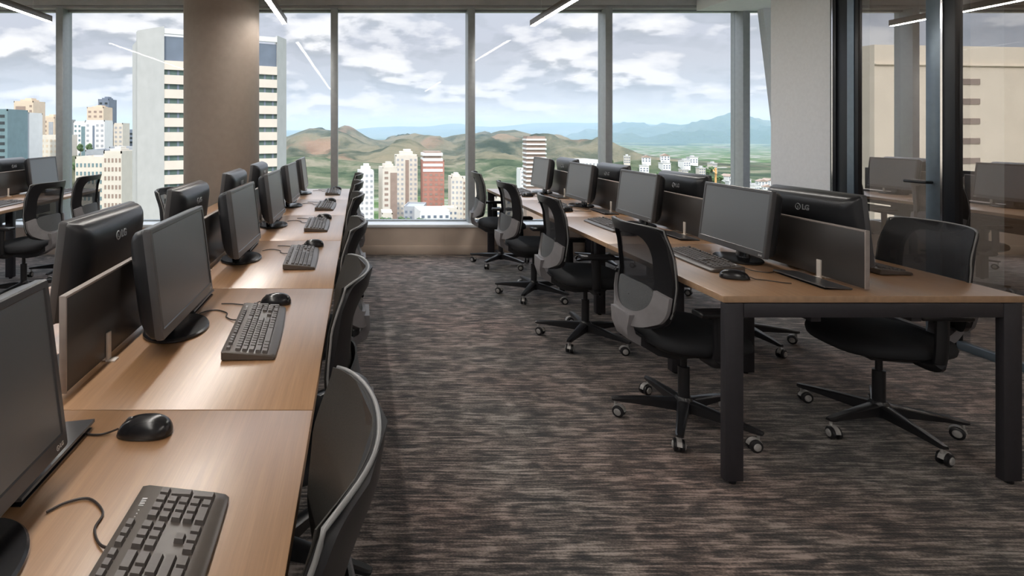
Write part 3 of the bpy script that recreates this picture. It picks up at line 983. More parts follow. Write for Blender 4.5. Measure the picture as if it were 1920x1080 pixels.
def make_chair(net='net_black'):
    """faces +X, origin on the floor under the gas column"""
    t = thing('office_chair', '', 'office chair')
    # five star base with a caster at the end of each leg
    b = B(); lathe(b, [(0.030, 0.055), (0.040, 0.060), (0.040, 0.115), (0.030, 0.130)], 24); obj('base_hub', b, 'satin_black', t)
    for k in range(5):
        a = R(18 + 72 * k)
        M = Matrix.Rotation(a, 4, 'Z')
        b = B()
        rings = []
        for x, hw, z0, z1 in ((0.025, 0.026, 0.066, 0.118), (0.12, 0.022, 0.070, 0.110), (0.24, 0.018, 0.074, 0.098), (0.305, 0.016, 0.074, 0.090), (0.318, 0.010, 0.076, 0.088)):
            rings.append([M @ Vector(p) for p in ((x, -hw, z0), (x, hw, z0), (x, hw, z1 - 0.006), (x, hw * 0.6, z1), (x, -hw * 0.6, z1), (x, -hw, z1 - 0.006))])
        loft(b, rings)
        lg = obj('leg', b, 'satin_black', t)
        b = B()
        c = M @ Vector((0.300, 0, 0))
        sw = Matrix.Rotation(a + R(70 + 40 * k), 4, 'Z')
        tube(b, [c + Vector((0, 0, 0.076)), c + Vector((0, 0, 0.050))], 0.006, 10, 1)
        for s in (-1, 1):
            pts = [(0.020, -0.009), (0.0265, -0.006), (0.0265, 0.006), (0.020, 0.009)]
            n0 = len(b.verts)
            lathe(b, pts, 20, mi=0)
            b.verts.ensure_lookup_table()
            bmesh.ops.transform(b, matrix=Matrix.Translation(c) @ sw @ Matrix.Translation((0.018, s * 0.0135, 0.0268)) @ Matrix.Rotation(R(90), 4, 'X'), verts=b.verts[n0:])
            n0 = len(b.verts)
            lathe(b, [(0.017, 0.0), (0.014, 0.004), (0.006, 0.006)], 16, mi=1)
            b.verts.ensure_lookup_table()
            bmesh.ops.transform(b, matrix=Matrix.Translation(c) @ sw @ Matrix.Translation((0.018, s * 0.0222, 0.0268)) @ Matrix.Rotation(R(-90 * s), 4, 'X'), verts=b.verts[n0:])
        n0 = len(b.verts)
        # hood over the two wheels
        rg = []
        for q in range(9):
            th = R(10 + 160 * q / 8)
            rg.append([Vector((0.018 + rr * math.cos(th), yy, 0.0268 + rr * math.sin(th))) for rr, yy in ((0.031, -0.010), (0.031, 0.010), (0.028, 0.010), (0.028, -0.010))])
        loft(b, rg, 1)
        b.verts.ensure_lookup_table()
        bmesh.ops.transform(b, matrix=Matrix.Translation(c) @ sw, verts=b.verts[n0:])
        obj('caster', b, ['black_plastic', 'caster_pale'], lg)
    b = B(); lathe(b, [(0.025, 0.12), (0.025, 0.27), (0.014, 0.272), (0.014, 0.36)], 20); obj('gas_column', b, 'satin_black', t)
    b = B()
    loft(b, [[Vector((x, y, z)) for y, z in ((-w_, z0), (w_, z0), (w_, z1), (-w_, z1))] for x, w_, z0, z1 in ((0.13, 0.06, 0.365, 0.392), (0.10, 0.08, 0.345, 0.392), (-0.09, 0.08, 0.335, 0.392), (-0.16, 0.06, 0.345, 0.400), (-0.235, 0.05, 0.39, 0.44))])
    tube(b, [(0.02, -0.08, 0.365), (0.02, -0.19, 0.36), (0.025, -0.235, 0.36)], [0.005, 0.005, 0.012], 8)
    obj('tilt_mechanism', b, 'black_plastic', t)
    # seat: padded cushion over a plastic pan
    b = B()
    def se(x, y, sx, sy, n=2.8, N=40):
        out = []
        for k in range(N):
            th = 2 * math.pi * k / N
            c, s = math.cos(th), math.sin(th)
            out.append((x + sx * math.copysign(abs(c) ** (2 / n), c), y + sy * math.copysign(abs(s) ** (2 / n), s)))
        return out
    def sr(sx, sy, z, drop=0.018):
        return [Vector((x, y, z - drop * max(0, (x - 0.10) / 0.13) ** 2)) for x, y in se(0.012, 0, sx, sy)]
    loft(b, [sr(0.215, 0.225, 0.402), sr(0.232, 0.242, 0.415), sr(0.236, 0.246, 0.435), sr(0.230, 0.240, 0.452), sr(0.205, 0.215, 0.463), sr(0.12, 0.13, 0.466)])
    obj('seat', b, 'chair_fabric', t, angle=60)
    b = B(); loft(b, [sr(0.16, 0.17, 0.386, 0.0), sr(0.205, 0.215, 0.392, 0.0), sr(0.216, 0.226, 0.403, 0.016)]); obj('seat_pan', b, 'black_plastic', t)
    # back
    b = B(); sheet(b, lambda u, v: True, 0.0, 0.002, 22, 24); obj('backrest', b, net, t, angle=60)
    b = B(); band(b, (0, 0.5, 1.0, 0.5, 14), (0, 0.47, 0.66, 0.435, 6), 0, 360, 0.0025, 0.020, 96, 5); obj('back_frame', b, 'black_plastic', t, angle=50)
    b = B()
    edge = [S(-1, 0.16 + 0.84 * k / 20, 0.010) for k in range(21)] + [S(-1 + 2 * k / 20, 1.0, 0.010) for k in range(1, 21)] + [S(1, 1 - 0.84 * k / 20, 0.010) for k in range(1, 21)]
    tube(b, edge, 0.0036, 8); obj('edge_trim', b, 'trim_grey', t, angle=80)
    b = B(); band(b, (0, 0.36, 1.0, 0.355, 5), (0, 0.40, 0.72, 0.27, 2.6), 180, 360, 0.024, 0.016, 48, 6, ex=0.004); obj('lower_shell', b, 'shell_grey', t, angle=50)
    b = B(); band(b, (0, 0.27, 0.68, 0.155, 4), (0, 0.27, 0.02, 0.004, 2), 0, 360, 0.016, 0.006, 64, 8); obj('lumbar_support', b, 'lumbar', t, angle=50)
    b = B()
    loft(b, [[Vector((x, y, z)) for x, y, z in ((x0, -w_, z_ + dz), (x0, w_, z_ + dz), (x1, w_, z_), (x1, -w_, z_))] for x0, x1, w_, z_, dz in ((-0.288, -0.312, 0.085, 0.545, 0.0), (-0.285, -0.315, 0.070, 0.48, 0.01), (-0.262, -0.300, 0.050, 0.425, 0.02), (-0.20, -0.215, 0.045, 0.375, 0.03))])
    obj('spine', b, 'shell_grey', t, angle=50)
    for s in (-1, 1):
        b = B()
        pts = smooth_path([(-0.02, s * 0.16, 0.388), (-0.02, s * 0.245, 0.392), (-0.02, s * 0.272, 0.43), (-0.025, s * 0.275, 0.60)], 5)
        tube(b, pts, 0.017, 10, sy=1.6)
        arm = obj('armrest', b, 'black_plastic', t)
        b = B(); box(b, -0.125, 0.085, s * 0.275 - 0.036, s * 0.275 + 0.036, 0.598, 0.624, 0.010, 3); obj('arm_pad', b, 'satin_black', arm)
    return t
GC = 'black mesh office chairs'
def chair(kind, x, y, rz, label):
    mk = make_chair if kind == 'chair' else (lambda: make_chair('net_grey'))
    o = place(kind, mk, (x, y, 0), R(rz), label, GC)
    return o
# aisle side of the column bench: pushed in, facing the bench
for i, (x, y, a) in enumerate([(-0.266, 0.82, 180), (-0.266, 1.76, 180), (-0.266, 2.64, 180), (-0.270, 3.80, 180), (-0.270, 4.72, 181), (-0.265, 5.62, 180)]):
    chair('chair_grey', x, y, a, 'dark mesh chair on the aisle side of the column bench, %s' % ORD[i])
# aisle side of the partition bench
for i, (x, y, a) in enumerate([(1.54, 2.66, 3), (1.50, 3.72, -4), (1.47, 4.72, 3), (1.47, 5.83, -6)]):
    chair('chair', x, y, a, 'black mesh chair on the aisle side of the partition bench, %s' % ORD4[i])
# between the bench and the partition
for i, (x, y, a) in enumerate([(2.43, 2.62, 177), (2.55, 3.72, 183), (2.50, 4.80, 180), (2.5, 5.76, 180)]):
    chair('chair', x, y, a, 'black mesh chair between the bench and the glass partition, %s' % ORD4[i])
# far side of the column bench and the bench beyond
chair('chair', -1.18, 4.12, 2, 'black mesh chair on the far side of its bench, before the round column')
chair('chair', -2.83, 4.72, 172, 'black mesh chair at the bench beyond the column, turned away from the camera')
chair('chair', -2.84, 5.42, 178, 'black mesh chair at the bench beyond the column, beside the windows')

# ------------------------------------------------------------------ the view outside
GZ = -95.0                                              # the valley floor, the office is high up
def terrain_mat(name, stops, scale, red=0.0):
    m = bpy.data.materials.new(name)
    m.use_nodes = True
    t = NT(m.node_tree)
    o = t.n('ShaderNodeOutputMaterial')
    p = t.n('ShaderNodeBsdfPrincipled')
    p.inputs['Roughness'].default_value = 0.95
    p.inputs['Specular IOR Level'].default_value = 0.1
    tcn = t.n('ShaderNodeTexCoord')
    a = t.n('ShaderNodeTexNoise', i_Scale=scale, i_Detail=8.0, i_Roughness=0.62, i_Distortion=0.6)
    t.l(tcn.outputs['Object'], a.inputs['Vector'])
    col = t.ramp(a.outputs[0], stops)
    if red:
        b = t.n('ShaderNodeTexNoise', i_Scale=scale * 0.9, i_Detail=5.0)
        mp = t.n('ShaderNodeMapping')
        mp.inputs['Location'].default_value = (410, 90, 300)
        t.l(tcn.outputs['Object'], mp.inputs[0])
        t.l(mp.outputs[0], b.inputs['Vector'])
        col = t.mix(t.ramp(b.outputs[0], [(0.60, (0, 0, 0)), (0.70, (red, red, red))]), col, (0.34, 0.17, 0.12))
    t.l(col, p.inputs['Base Color'])
    g = t.n('ShaderNodeTexNoise', i_Scale=scale * 2.0, i_Detail=7.0, i_Roughness=0.6)
    t.l(tcn.outputs['Object'], g.inputs['Vector'])
    bp = t.n('ShaderNodeBump', i_Strength=0.8, i_Distance=0.14 / scale)
    t.l(g.outputs[0], bp.inputs['Height'])
    t.l(bp.outputs[0], p.inputs['Normal'])
    t.l(p.outputs[0], o.inputs[0])
    MAT[name] = m
terrain_mat('hill_scrub', [(0.38, (0.038, 0.050, 0.034)), (0.46, (0.082, 0.088, 0.060)), (0.54, (0.160, 0.145, 0.098)), (0.66, (0.20, 0.170, 0.115))], 0.0050, 0.4)
terrain_mat('hill_forest', [(0.38, (0.038, 0.058, 0.036)), (0.48, (0.070, 0.092, 0.054)), (0.56, (0.12, 0.128, 0.082)), (0.66, (0.20, 0.18, 0.13))], 0.011)
terrain_mat('mountain_forest', [(0.35, (0.045, 0.085, 0.060)), (0.55, (0.085, 0.120, 0.085)), (0.70, (0.13, 0.15, 0.10))], 0.0009)
terrain_mat('valley', [(0.36, (0.05, 0.09, 0.035)), (0.50, (0.10, 0.15, 0.06)), (0.62, (0.30, 0.28, 0.25)), (0.72, (0.40, 0.37, 0.34))], 0.012)

def interp(tab, x):
    if x <= tab[0][0]: return tab[0][1]
    for (a, p), (c, q) in zip(tab, tab[1:]):
        if x <= c:
            t = (x - a) / (c - a)
            return p + (q - p) * t
    return tab[-1][1]

def ridge(name, mat, tab, Y, front, back, zbase, x0, x1, nx, ny, rough, nscale, power=1.5, smooth=True):
    """a range of hills whose crest runs at depth Y; tab gives the crest in photograph pixels"""
    b = B()
    crest = [((px - VX) / FPX * Y, HC + (VY - py) / FPX * Y) for px, py in tab]
    grid = []
    for j in range(ny + 1):
        yy = Y - front + (front + back) * j / ny
        row = []
        for i in range(nx + 1):
            x = x0 + (x1 - x0) * i / nx
            d = (yy - Y) / (front if yy < Y else back)
            s = max(0.0, 1 - abs(d)) ** power
            wob = mnoise.fractal(Vector((x * nscale, yy * nscale, 3.1)), 1.0, 2.0, 5)
            xs = x + 0.12 * front * wob * (1 - s)
            zr = interp(crest, xs)
            z = zbase + (zr - zbase) * s + rough * min(1.0, max(0.05, (zr - zbase) / 60)) * wob * (0.03 + 1.6 * s * (1 - s) * 2) 
            row.append(b.verts.new((x, yy, z)))
        grid.append(row)
    for j in range(ny):
        for i in range(nx):
            b.faces.new((grid[j][i], grid[j][i + 1], grid[j + 1][i + 1], grid[j + 1][i]))
    o = struct(name, b, mat)
    return o

b = B()
gx, gy = 60, 40
rows = []
for j in range(gy + 1):
    yy = 14 + (13000 - 14) * (j / gy) ** 2.4
    rows.append([b.verts.new(((-1.0 + 2.0 * i / gx) * (900 + yy * 1.25), yy, GZ + 4 * mnoise.noise(Vector((i * 0.7, yy * 0.01, 0))))) for i in range(gx + 1)])
for j in range(gy):
    for i in range(gx):
        b.faces.new((rows[j][i], rows[j][i + 1], rows[j + 1][i + 1], rows[j + 1][i]))
struct('ground', b, 'valley')

NEAR = [(-400, 262), (200, 258), (500, 262), (540, 255), (560, 247), (582, 240), (600, 242), (622, 245), (636, 239), (649, 234), (662, 240), (685, 256), (702, 265), (728, 267), (752, 262), (775, 250), (800, 254), (820, 262), (838, 260), (862, 252), (890, 250), (922, 253), (945, 247), (963, 243), (985, 249), (1010, 256), (1035, 254), (1060, 259), (1090, 270), (1130, 281), (1200, 292), (1400, 300), (2200, 300)]
FAR = [(-600, 244), (400, 246), (660, 243), (700, 238), (752, 236), (800, 237), (842, 231), (862, 230), (880, 235), (930, 237), (962, 234), (1000, 230), (1060, 229), (1100, 230), (1160, 229), (1212, 231), (1260, 236), (1500, 235), (2400, 240)]
BLUE = [(600, 265), (950, 265), (1040, 264), (1085, 262), (1130, 258), (1170, 256), (1212, 249), (1242, 240), (1265, 235), (1292, 233), (1322, 228), (1350, 223), (1370, 221), (1398, 227), (1420, 238), (1443, 252), (1600, 268), (2200, 270)]
LOWF = [(-300, 300), (300, 300), (480, 300), (560, 292), (640, 300), (720, 308), (800, 312), (870, 310), (930, 298), (1000, 300), (1060, 318), (1120, 310), (1250, 320), (2000, 330)]
KNOLL = [(900, 400), (1050, 372), (1120, 330), (1150, 304), (1180, 297), (1230, 296), (1270, 300), (1300, 305), (1360, 330), (1450, 350), (1700, 370)]
ridge('mountain_range', 'mountain_forest', FAR, 10500, 2400, 2500, GZ, -12000, 17000, 150, 24, 120, 0.0005, 1.1)
ridge('mountain', 'mountain_forest', BLUE, 5600, 1900, 1800, GZ, -1200, 9000, 180, 70, 260, 0.0016, 1.2)
ridge('hills', 'hill_scrub', NEAR, 2300, 1000, 1200, GZ, -2600, 3300, 330, 110, 75, 0.0045, 1.55)
ridge('foothills', 'hill_forest', LOWF, 1300, 520, 420, GZ, -1500, 1700, 220, 70, 34, 0.008, 1.4)
ridge('hillside', 'hill_forest', KNOLL, 640, 170, 160, GZ, 120, 640, 70, 36, 7, 0.02, 1.1)

# haze lying over the valley: real air with scattering, no surface
hm = bpy.data.materials.new('valley_haze')
hm.use_nodes = True
t = NT(hm.node_tree)
o_ = t.n('ShaderNodeOutputMaterial')
sc_ = t.n('ShaderNodeVolumeScatter')
sc_.inputs['Color'].default_value = (0.56, 0.77, 1.0, 1)
sc_.inputs['Density'].default_value = HAZE
sc_.inputs['Anisotropy'].default_value = 0.0
ab_ = t.n('ShaderNodeVolumeAbsorption')
ab_.inputs['Color'].default_value = (0.45, 0.6, 0.8, 1)
ab_.inputs['Density'].default_value = HAZE * 0.5
ad_ = t.n('ShaderNodeAddShader')
t.l(sc_.outputs[0], ad_.inputs[0])
t.l(ab_.outputs[0], ad_.inputs[1])
t.l(ad_.outputs[0], o_.inputs['Volume'])
MAT['haze'] = hm
b = B(); box(b, -14000, 19000, 1550, 14000, GZ - 20, 215)
hz_o = obj('valley_haze', b, 'haze', smooth=False)
tag(hz_o, 'thin blue haze in the air over the valley and the mountains', 'haze', kind='stuff')

# building materials
pmat('b_cream', (0.64, 0.58, 0.50), 0.8, scale=0.3, var=0.05)
pmat('b_white', (0.74, 0.73, 0.71), 0.8, scale=0.3, var=0.04)
pmat('b_pale', (0.46, 0.455, 0.44), 0.85, scale=0.5, var=0.05)
pmat('b_beige', (0.62, 0.50, 0.38), 0.8, scale=0.3, var=0.05)
pmat('b_sand', (0.80, 0.67, 0.53), 0.8, scale=0.3, var=0.04)
pmat('b_peach', (0.72, 0.63, 0.54), 0.8, scale=0.3, var=0.04)
pmat('b_brick', (0.42, 0.20, 0.155), 0.85, scale=0.5, var=0.12)
pmat('b_brown', (0.30, 0.22, 0.18), 0.8, scale=0.4, var=0.08)
pmat('b_grey', (0.36, 0.37, 0.39), 0.8, scale=0.4, var=0.06)
pmat('b_slate', (0.16, 0.19, 0.24), 0.5, scale=0.4, var=0.08)
pmat('b_teal', (0.16, 0.24, 0.26), 0.35, scale=0.4, var=0.08)
pmat('b_glass', (0.035, 0.045, 0.05), 0.12, scale=0.3, var=0.2)
pmat('b_glass_green', (0.10, 0.15, 0.13), 0.14, scale=0.3, var=0.25)
pmat('b_roof', (0.34, 0.25, 0.20), 0.85, scale=0.6, var=0.15)
pmat('leaf', (0.07, 0.12, 0.045), 0.85, scale=0.9, var=0.5)
pmat('bark', (0.10, 0.075, 0.055), 0.9)
pmat('crane', (0.72, 0.38, 0.14), 0.6)

WIN = {}
def win_mesh(w_, h_, mat):
    k = (round(w_, 2), round(h_, 2), mat)
    if k not in WIN:
        bb = B(); box(bb, -w_ / 2, w_ / 2, -0.10, 0.06, -h_ / 2, h_ / 2)
        me = bpy.data.meshes.new('window')
        bb.to_mesh(me); bb.free()
        me.materials.append(MAT[mat])
        WIN[k] = me
    return WIN[k]

def add_win(parent, name, me, loc, rz=0.0):
    o = bpy.data.objects.new(name, me)
    COL.objects.link(o)
    o.parent = parent
    o.location = loc
    o.rotation_euler = (0, 0, rz)

BG = 'buildings outside the windows'
def building(label, px0, px1, ptop, Y, depth, mat, yaw=0.0, cols=3, floors=8, style='grid', wmat='b_glass', fh=3.2, cap=None, side=0, stripe=None, group=BG, name='apartment_building'):
    p0, p1 = at(px0, ptop, Y), at(px1, ptop, Y)
    W = p1.x - p0.x
    top = p0.z
    H = top - GZ
    t = thing(name, label, 'building', ((p0.x + p1.x) / 2, Y + depth / 2, GZ), R(yaw), group)
    b = B(); box(b, -W / 2, W / 2, -depth / 2, depth / 2, 0, H)
    box(b, -W / 2, W / 2, -depth / 2, -depth / 2 + 0.4, H, H + 0.9); box(b, -W / 2, W / 2, depth / 2 - 0.4, depth / 2, H, H + 0.9)
    box(b, -W / 2, -W / 2 + 0.4, -depth / 2, depth / 2, H, H + 0.9); box(b, W / 2 - 0.4, W / 2, -depth / 2, depth / 2, H, H + 0.9)
    obj('wall', b, mat, t, smooth=False)
    if cap:
        b = B(); box(b, -W * 0.30, W * 0.30, -depth * 0.3, depth * 0.3, H, H + cap); box(b, -W * 0.12, W * 0.22, -depth * 0.2, depth * 0.2, H + cap, H + cap * 1.5)
        obj('roof_house', b, mat, t, smooth=False)
    if stripe:
        m_, u0, u1 = stripe
        b = B(); box(b, -W / 2 + W * u0, -W / 2 + W * u1, -depth / 2 - 0.25, -depth / 2 + 0.2, 0, H - 2.5); obj('dark_recess', b, m_, t, smooth=False)
    for f in range(floors):
        z = H - 2.4 - fh * f
        if z < 1.5: break
        if style == 'grid':
            cw = W / cols
            me = win_mesh(cw * 0.50, fh * 0.45, wmat)
            for c in range(cols):
                u = (c + .5) / cols
                if stripe and stripe[1] - 0.03 < u < stripe[2] + 0.03: continue
                add_win(t, 'window', me, (-W / 2 + W * u, -depth / 2, z))
        elif style == 'band':
            add_win(t, 'window_band', win_mesh(W * 0.86, fh * 0.42, wmat), (0, -depth / 2, z))
        elif style == 'slab':
            me = WIN.get((label, 's'))
            if me is None:
                bb = B(); box(bb, -W / 2 - 0.5, W / 2 + 0.5, -depth / 2 - 1.3, depth / 2 + 0.5, -0.55, 0.55)
                me = bpy.data.meshes.new('balcony_slab'); bb.to_mesh(me); bb.free(); me.materials.append(MAT['b_white']); WIN[(label, 's')] = me
            add_win(t, 'balcony_slab', me, (0, 0, z + 1.0))
        if side:
            cs = max(1, int(depth / 5))
            me = win_mesh(depth / cs * 0.45, fh * 0.42, wmat)
            for c in range(cs):
                add_win(t, 'window', me, (side * W / 2, -depth / 2 + depth * (c + .5) / cs, z), R(90))
    return t

# the white slab tower behind the column
def tower():
    k = 118.0
    A = at(258, 56.7, k * 1.042); Bq = at(308, 49, k); C = at(520, 67, k * 1.10); D = at(537, 74, k * 1.145)
    top = Bq.z
    H = top - GZ
    t = thing('office_tower', 'tall white slab tower with beige window bands, half hidden by the round column', 'building', (Bq.x, Bq.y, GZ), 0, BG)
    q = lambda v: (v.x - Bq.x, v.y - Bq.y)
    a, b0, c, d = q(A), (0, 0), q(C), q(D)
    bk = (6, 26)
    e = Vector((c[0], c[1])); L = e.length; ang = math.atan2(c[1], c[0])
    n = Vector((-e.y, e.x)).normalized()
    ds = 0.9
    def inn(p, s): return (p[0] + n.x * s, p[1] + n.y * s)
    b = B()
    # white end walls and the back
    prism(b, [a, b0, inn(b0, 1.5), (a[0] + n.x * 2.5, a[1] + n.y * 2.5)], 0, H)
    prism(b, [c, d, (d[0] + n.x * 2, d[1] + n.y * 2), inn(c, 2.0)], 0, H)
    prism(b, [inn(a, 2.0), inn(b0, ds), inn(c, ds), inn(d, 1.5), (d[0] + n.x * 9, d[1] + n.y * 9), (a[0] + n.x * 10, a[1] + n.y * 10)], 0, H - 2.0)
    obj('wall', b, 'b_pale', t, smooth=False)
    M = Matrix.Rotation(ang, 4, 'Z')
    fh = 3.03
    nf = 16
    b = B(); box(b, 0.02, L - 0.02, 0.05, ds + 0.3, 0, H - 9.2 - fh * nf + 1.2, M=M)
    obj('lower_wall', b, 'b_beige', t, smooth=False)
    b = B(); box(b, 0.02, L - 0.02, 0.55, ds + 0.05, H - 7.2, H - 2.0, M=M); obj('attic_glazing', b, 'b_slate', t, smooth=False)
    b = B(); box(b, 0.0, L, 0.1, ds, H - 1.5, H - 0.4, M=M); obj('roof_beam', b, 'b_white', t, smooth=False)
    for f in range(nf):
        z = H - 9.2 - fh * f
        b = B(); box(b, 0.02, L - 0.02, 0.05, ds + 0.3, z + 0.1, z + 2.0, M=M); obj('facade_band', b, 'b_peach', t, smooth=False)
        b = B(); box(b, 0.02, L - 0.02, 0.45, ds + 0.1, z - 1.05, z + 0.12, M=M)
        for g in range(13):
            x = L * (g + .5) / 13
            box(b, x - 0.22, x + 0.22, 0.38, 0.5, z - 1.0, z + 0.1, mi=1, M=M)
        obj('window_band', b, ['b_glass_green', 'b_slate'], t, smooth=False)
tower()

# towers standing in front of the hills
building('slim white tower seen through the window just past the column bench chairs', 672, 699, 322, 330, 10, 'b_white', 8, 3, 18, 'grid', 'b_grey', cap=3, side=1)
building('cream tower with a dark flank, left of the pair in front of the hills', 714, 742, 316, 330, 12, 'b_cream', 10, 2, 18, 'grid', 'b_brown', cap=2.5, stripe=('b_brown', 0.52, 0.98))
building('taller cream tower with a dark central groove beside the brick tower', 742, 783, 293, 370, 14, 'b_cream', 0, 5, 18, 'grid', 'b_grey', cap=3, stripe=('b_brown', 0.44, 0.60))
bt = building('red brick tower with striped white top in front of the hills', 793, 833, 303, 360, 14, 'b_brick', 0, 4, 22, 'grid', 'b_brown', fh=3.1)
# white striped crown of the brick tower
Hb = at(0, 303, 360).z - GZ
for k in range(4):
    b = B(); box(b, -6.8, 5.9, -7.2, 7.0, Hb - 6.5 + 3.4 * k, Hb - 4.7 + 3.4 * k); obj('crown_slab', b, 'b_white', bt, smooth=False)
b = B(); box(b, -5.6, 5.0, -6.0, 6.0, Hb, Hb + 6.5); obj('crown_core', b, 'b_brown', bt, smooth=False)
b = B(); box(b, -7.2, 7.2, -7.4, 7.2, Hb - 30.3, Hb - 28.6); obj('belt', b, 'b_brown', bt, smooth=False)
building('cream apartment tower just before the second window post from the column', 846, 868, 334, 340, 12, 'b_cream', 0, 3, 16, 'grid', 'b_grey', cap=2)
building('cream apartment tower behind the window post, lattice of small windows', 869, 906, 336, 345, 13, 'b_cream', -4, 6, 16, 'grid', 'b_brown', side=1)
st = building('white tower with stacked balcony slabs rising behind the partition bench monitors', 990, 1024, 258, 380, 13, 'b_brown', -6, 4, 14, 'slab', 'b_brown', fh=3.1)
building('low white block at the foot of the brick tower', 785, 842, 398, 300, 18, 'b_white', 4, 5, 3, 'grid', 'b_slate')
building('grey roofed hall at the foot of the cream towers', 764, 800, 390, 320, 20, 'b_grey', -12, 4, 3, 'grid', 'b_slate')
building('low pale block beside the brick tower foot', 833, 858, 392, 330, 9, 'b_cream', 0, 3, 4, 'grid', 'b_slate')
building('low cream building at the foot of the dark flanked tower', 716, 736, 402, 300, 14, 'b_cream', 0, 2, 3, 'grid', 'b_slate')
building('broad white building behind the far monitors of the partition bench', 1080, 1122, 302, 420, 22, 'b_white', 6, 6, 8, 'grid', 'b_grey', side=-1)
building('small cream block below the striped tower', 930, 968, 372, 330, 14, 'b_cream', 0, 4, 4, 'grid', 'b_slate')
building('white block low behind the striped tower', 976, 996, 318, 470, 12, 'b_white', 0, 3, 8, 'grid', 'b_grey')

# the city to the side of the tower
building('teal glass tower at the edge of the view', -60, 14, 208, 260, 16, 'b_teal', 0, 4, 14, 'band', 'b_glass')
building('pale grey tower with dark window bands beside the teal tower', 14, 24, 212, 282, 14, 'b_grey', 0, 1, 14, 'band', 'b_slate')
building('white tower with a dark glazed front in the city', 24, 52, 214, 300, 14, 'b_white', 0, 3, 12, 'grid', 'b_slate', stripe=('b_slate', 0.45, 0.9))
building('tall pinkish brown tower with stepped top in the city', 26, 62, 192, 360, 14, 'b_beige', 0, 4, 14, 'grid', 'b_brown', cap=2, stripe=('b_brown', 0.1, 0.6))
building('dark green tower in the city skyline', 64, 72, 226, 420, 12, 'b_teal', 0, 2, 12, 'grid', 'b_glass')
building('beige tower with dark strips in the city skyline', 76, 102, 222, 400, 14, 'b_beige', 0, 4, 12, 'grid', 'b_brown', stripe=('b_grey', 0.60, 0.92), cap=2)
building('pale tower beside the window post in the city skyline', 102, 124, 226, 425, 14, 'b_pale', 0, 3, 12, 'grid', 'b_grey')
building('long cream apartment block behind the screens by the windows', 36, 116, 256, 330, 18, 'b_cream', 0, 10, 9, 'grid', 'b_beige')
building('white block with green glazing beside the blue tower', 138, 160, 230, 380, 14, 'b_white', 0, 3, 9, 'grid', 'b_teal', stripe=('b_teal', 0.66, 0.98))
building('slender dark blue tower, tallest of the skyline', 184, 204, 188, 430, 14, 'b_slate', 0, 2, 16, 'grid', 'b_glass', cap=2)
building('peach topped tower on dark legs in front of the blue tower', 163, 194, 203, 380, 14, 'b_beige', 0, 3, 6, 'grid', 'b_brown', cap=1.5)
building('white lower storeys under the peach topped tower', 160, 196, 228, 352, 12, 'b_white', 0, 4, 10, 'grid', 'b_grey', stripe=('b_slate', 0.38, 0.48))
building('stepped grey office block in the skyline', 196, 216, 242, 400, 14, 'b_pale', 0, 3, 8, 'band', 'b_grey')
building('pale tower with cream edge in the skyline', 213, 230, 233, 390, 12, 'b_cream', 0, 2, 10, 'grid', 'b_grey')
building('blue glass block beside the white slab tower', 232, 253, 245, 425, 14, 'b_slate', 0, 3, 8, 'band', 'b_glass')
building('narrow white block touching the white slab tower', 252, 262, 232, 410, 10, 'b_white', 0, 1, 10, 'grid', 'b_grey')
building('low grey hall with wide roof in the city', 160, 196, 284, 300, 24, 'b_grey', 0, 3, 2, 'band', 'b_slate')
building('long low block with dark windows in the city', 205, 258, 278, 328, 16, 'b_grey', 0, 6, 3, 'band', 'b_slate')
building('cream tower with rows of balconies beside the far chair', 194, 228, 288, 200, 12, 'b_cream', 0, 5, 14, 'grid', 'b_brown', cap=1.6)
building('white tower with dark stacked windows beside the white slab tower', 226, 252, 291, 216, 12, 'b_white', 0, 4, 14, 'grid', 'b_slate', stripe=('b_cream', 0.0, 0.3))
building('broad cream block behind the far chair', 141, 200, 298, 215, 14, 'b_cream', 0, 8, 12, 'grid', 'b_teal')
building('grey block in the gap beside the white slab tower', 248, 262, 296, 230, 12, 'b_grey', 0, 2, 10, 'grid', 'b_slate')
# the big beige block mirrored in the glass partition
bb_ = thing('office_block', 'broad beige office block mirrored in the glass partition', 'building', (-113, 98, GZ), R(-6), BG)
Hc = 16.0 - GZ
b = B(); box(b, -34, 34, 0, 14, 0, Hc); box(b, -34, 34, -0.3, 0.0, Hc - 3.4, Hc - 3.2); obj('wall', b, 'b_sand', bb_, smooth=False)
for f in range(12):
    z = Hc - 6.1 - 3.4 * f
    add_win(bb_, 'window_band', win_mesh(8.0, 1.0, 'b_brown'), (17.8, 0, z))
b = B(); tube(b, [(-8, 6, Hc), (-8, 6, Hc + 4)], 0.15, 6); tube(b, [(-8, 6, Hc + 1), (-5, 6, Hc + 0.6)], 0.4, 6); obj('antenna', b, 'b_brown', bb_)

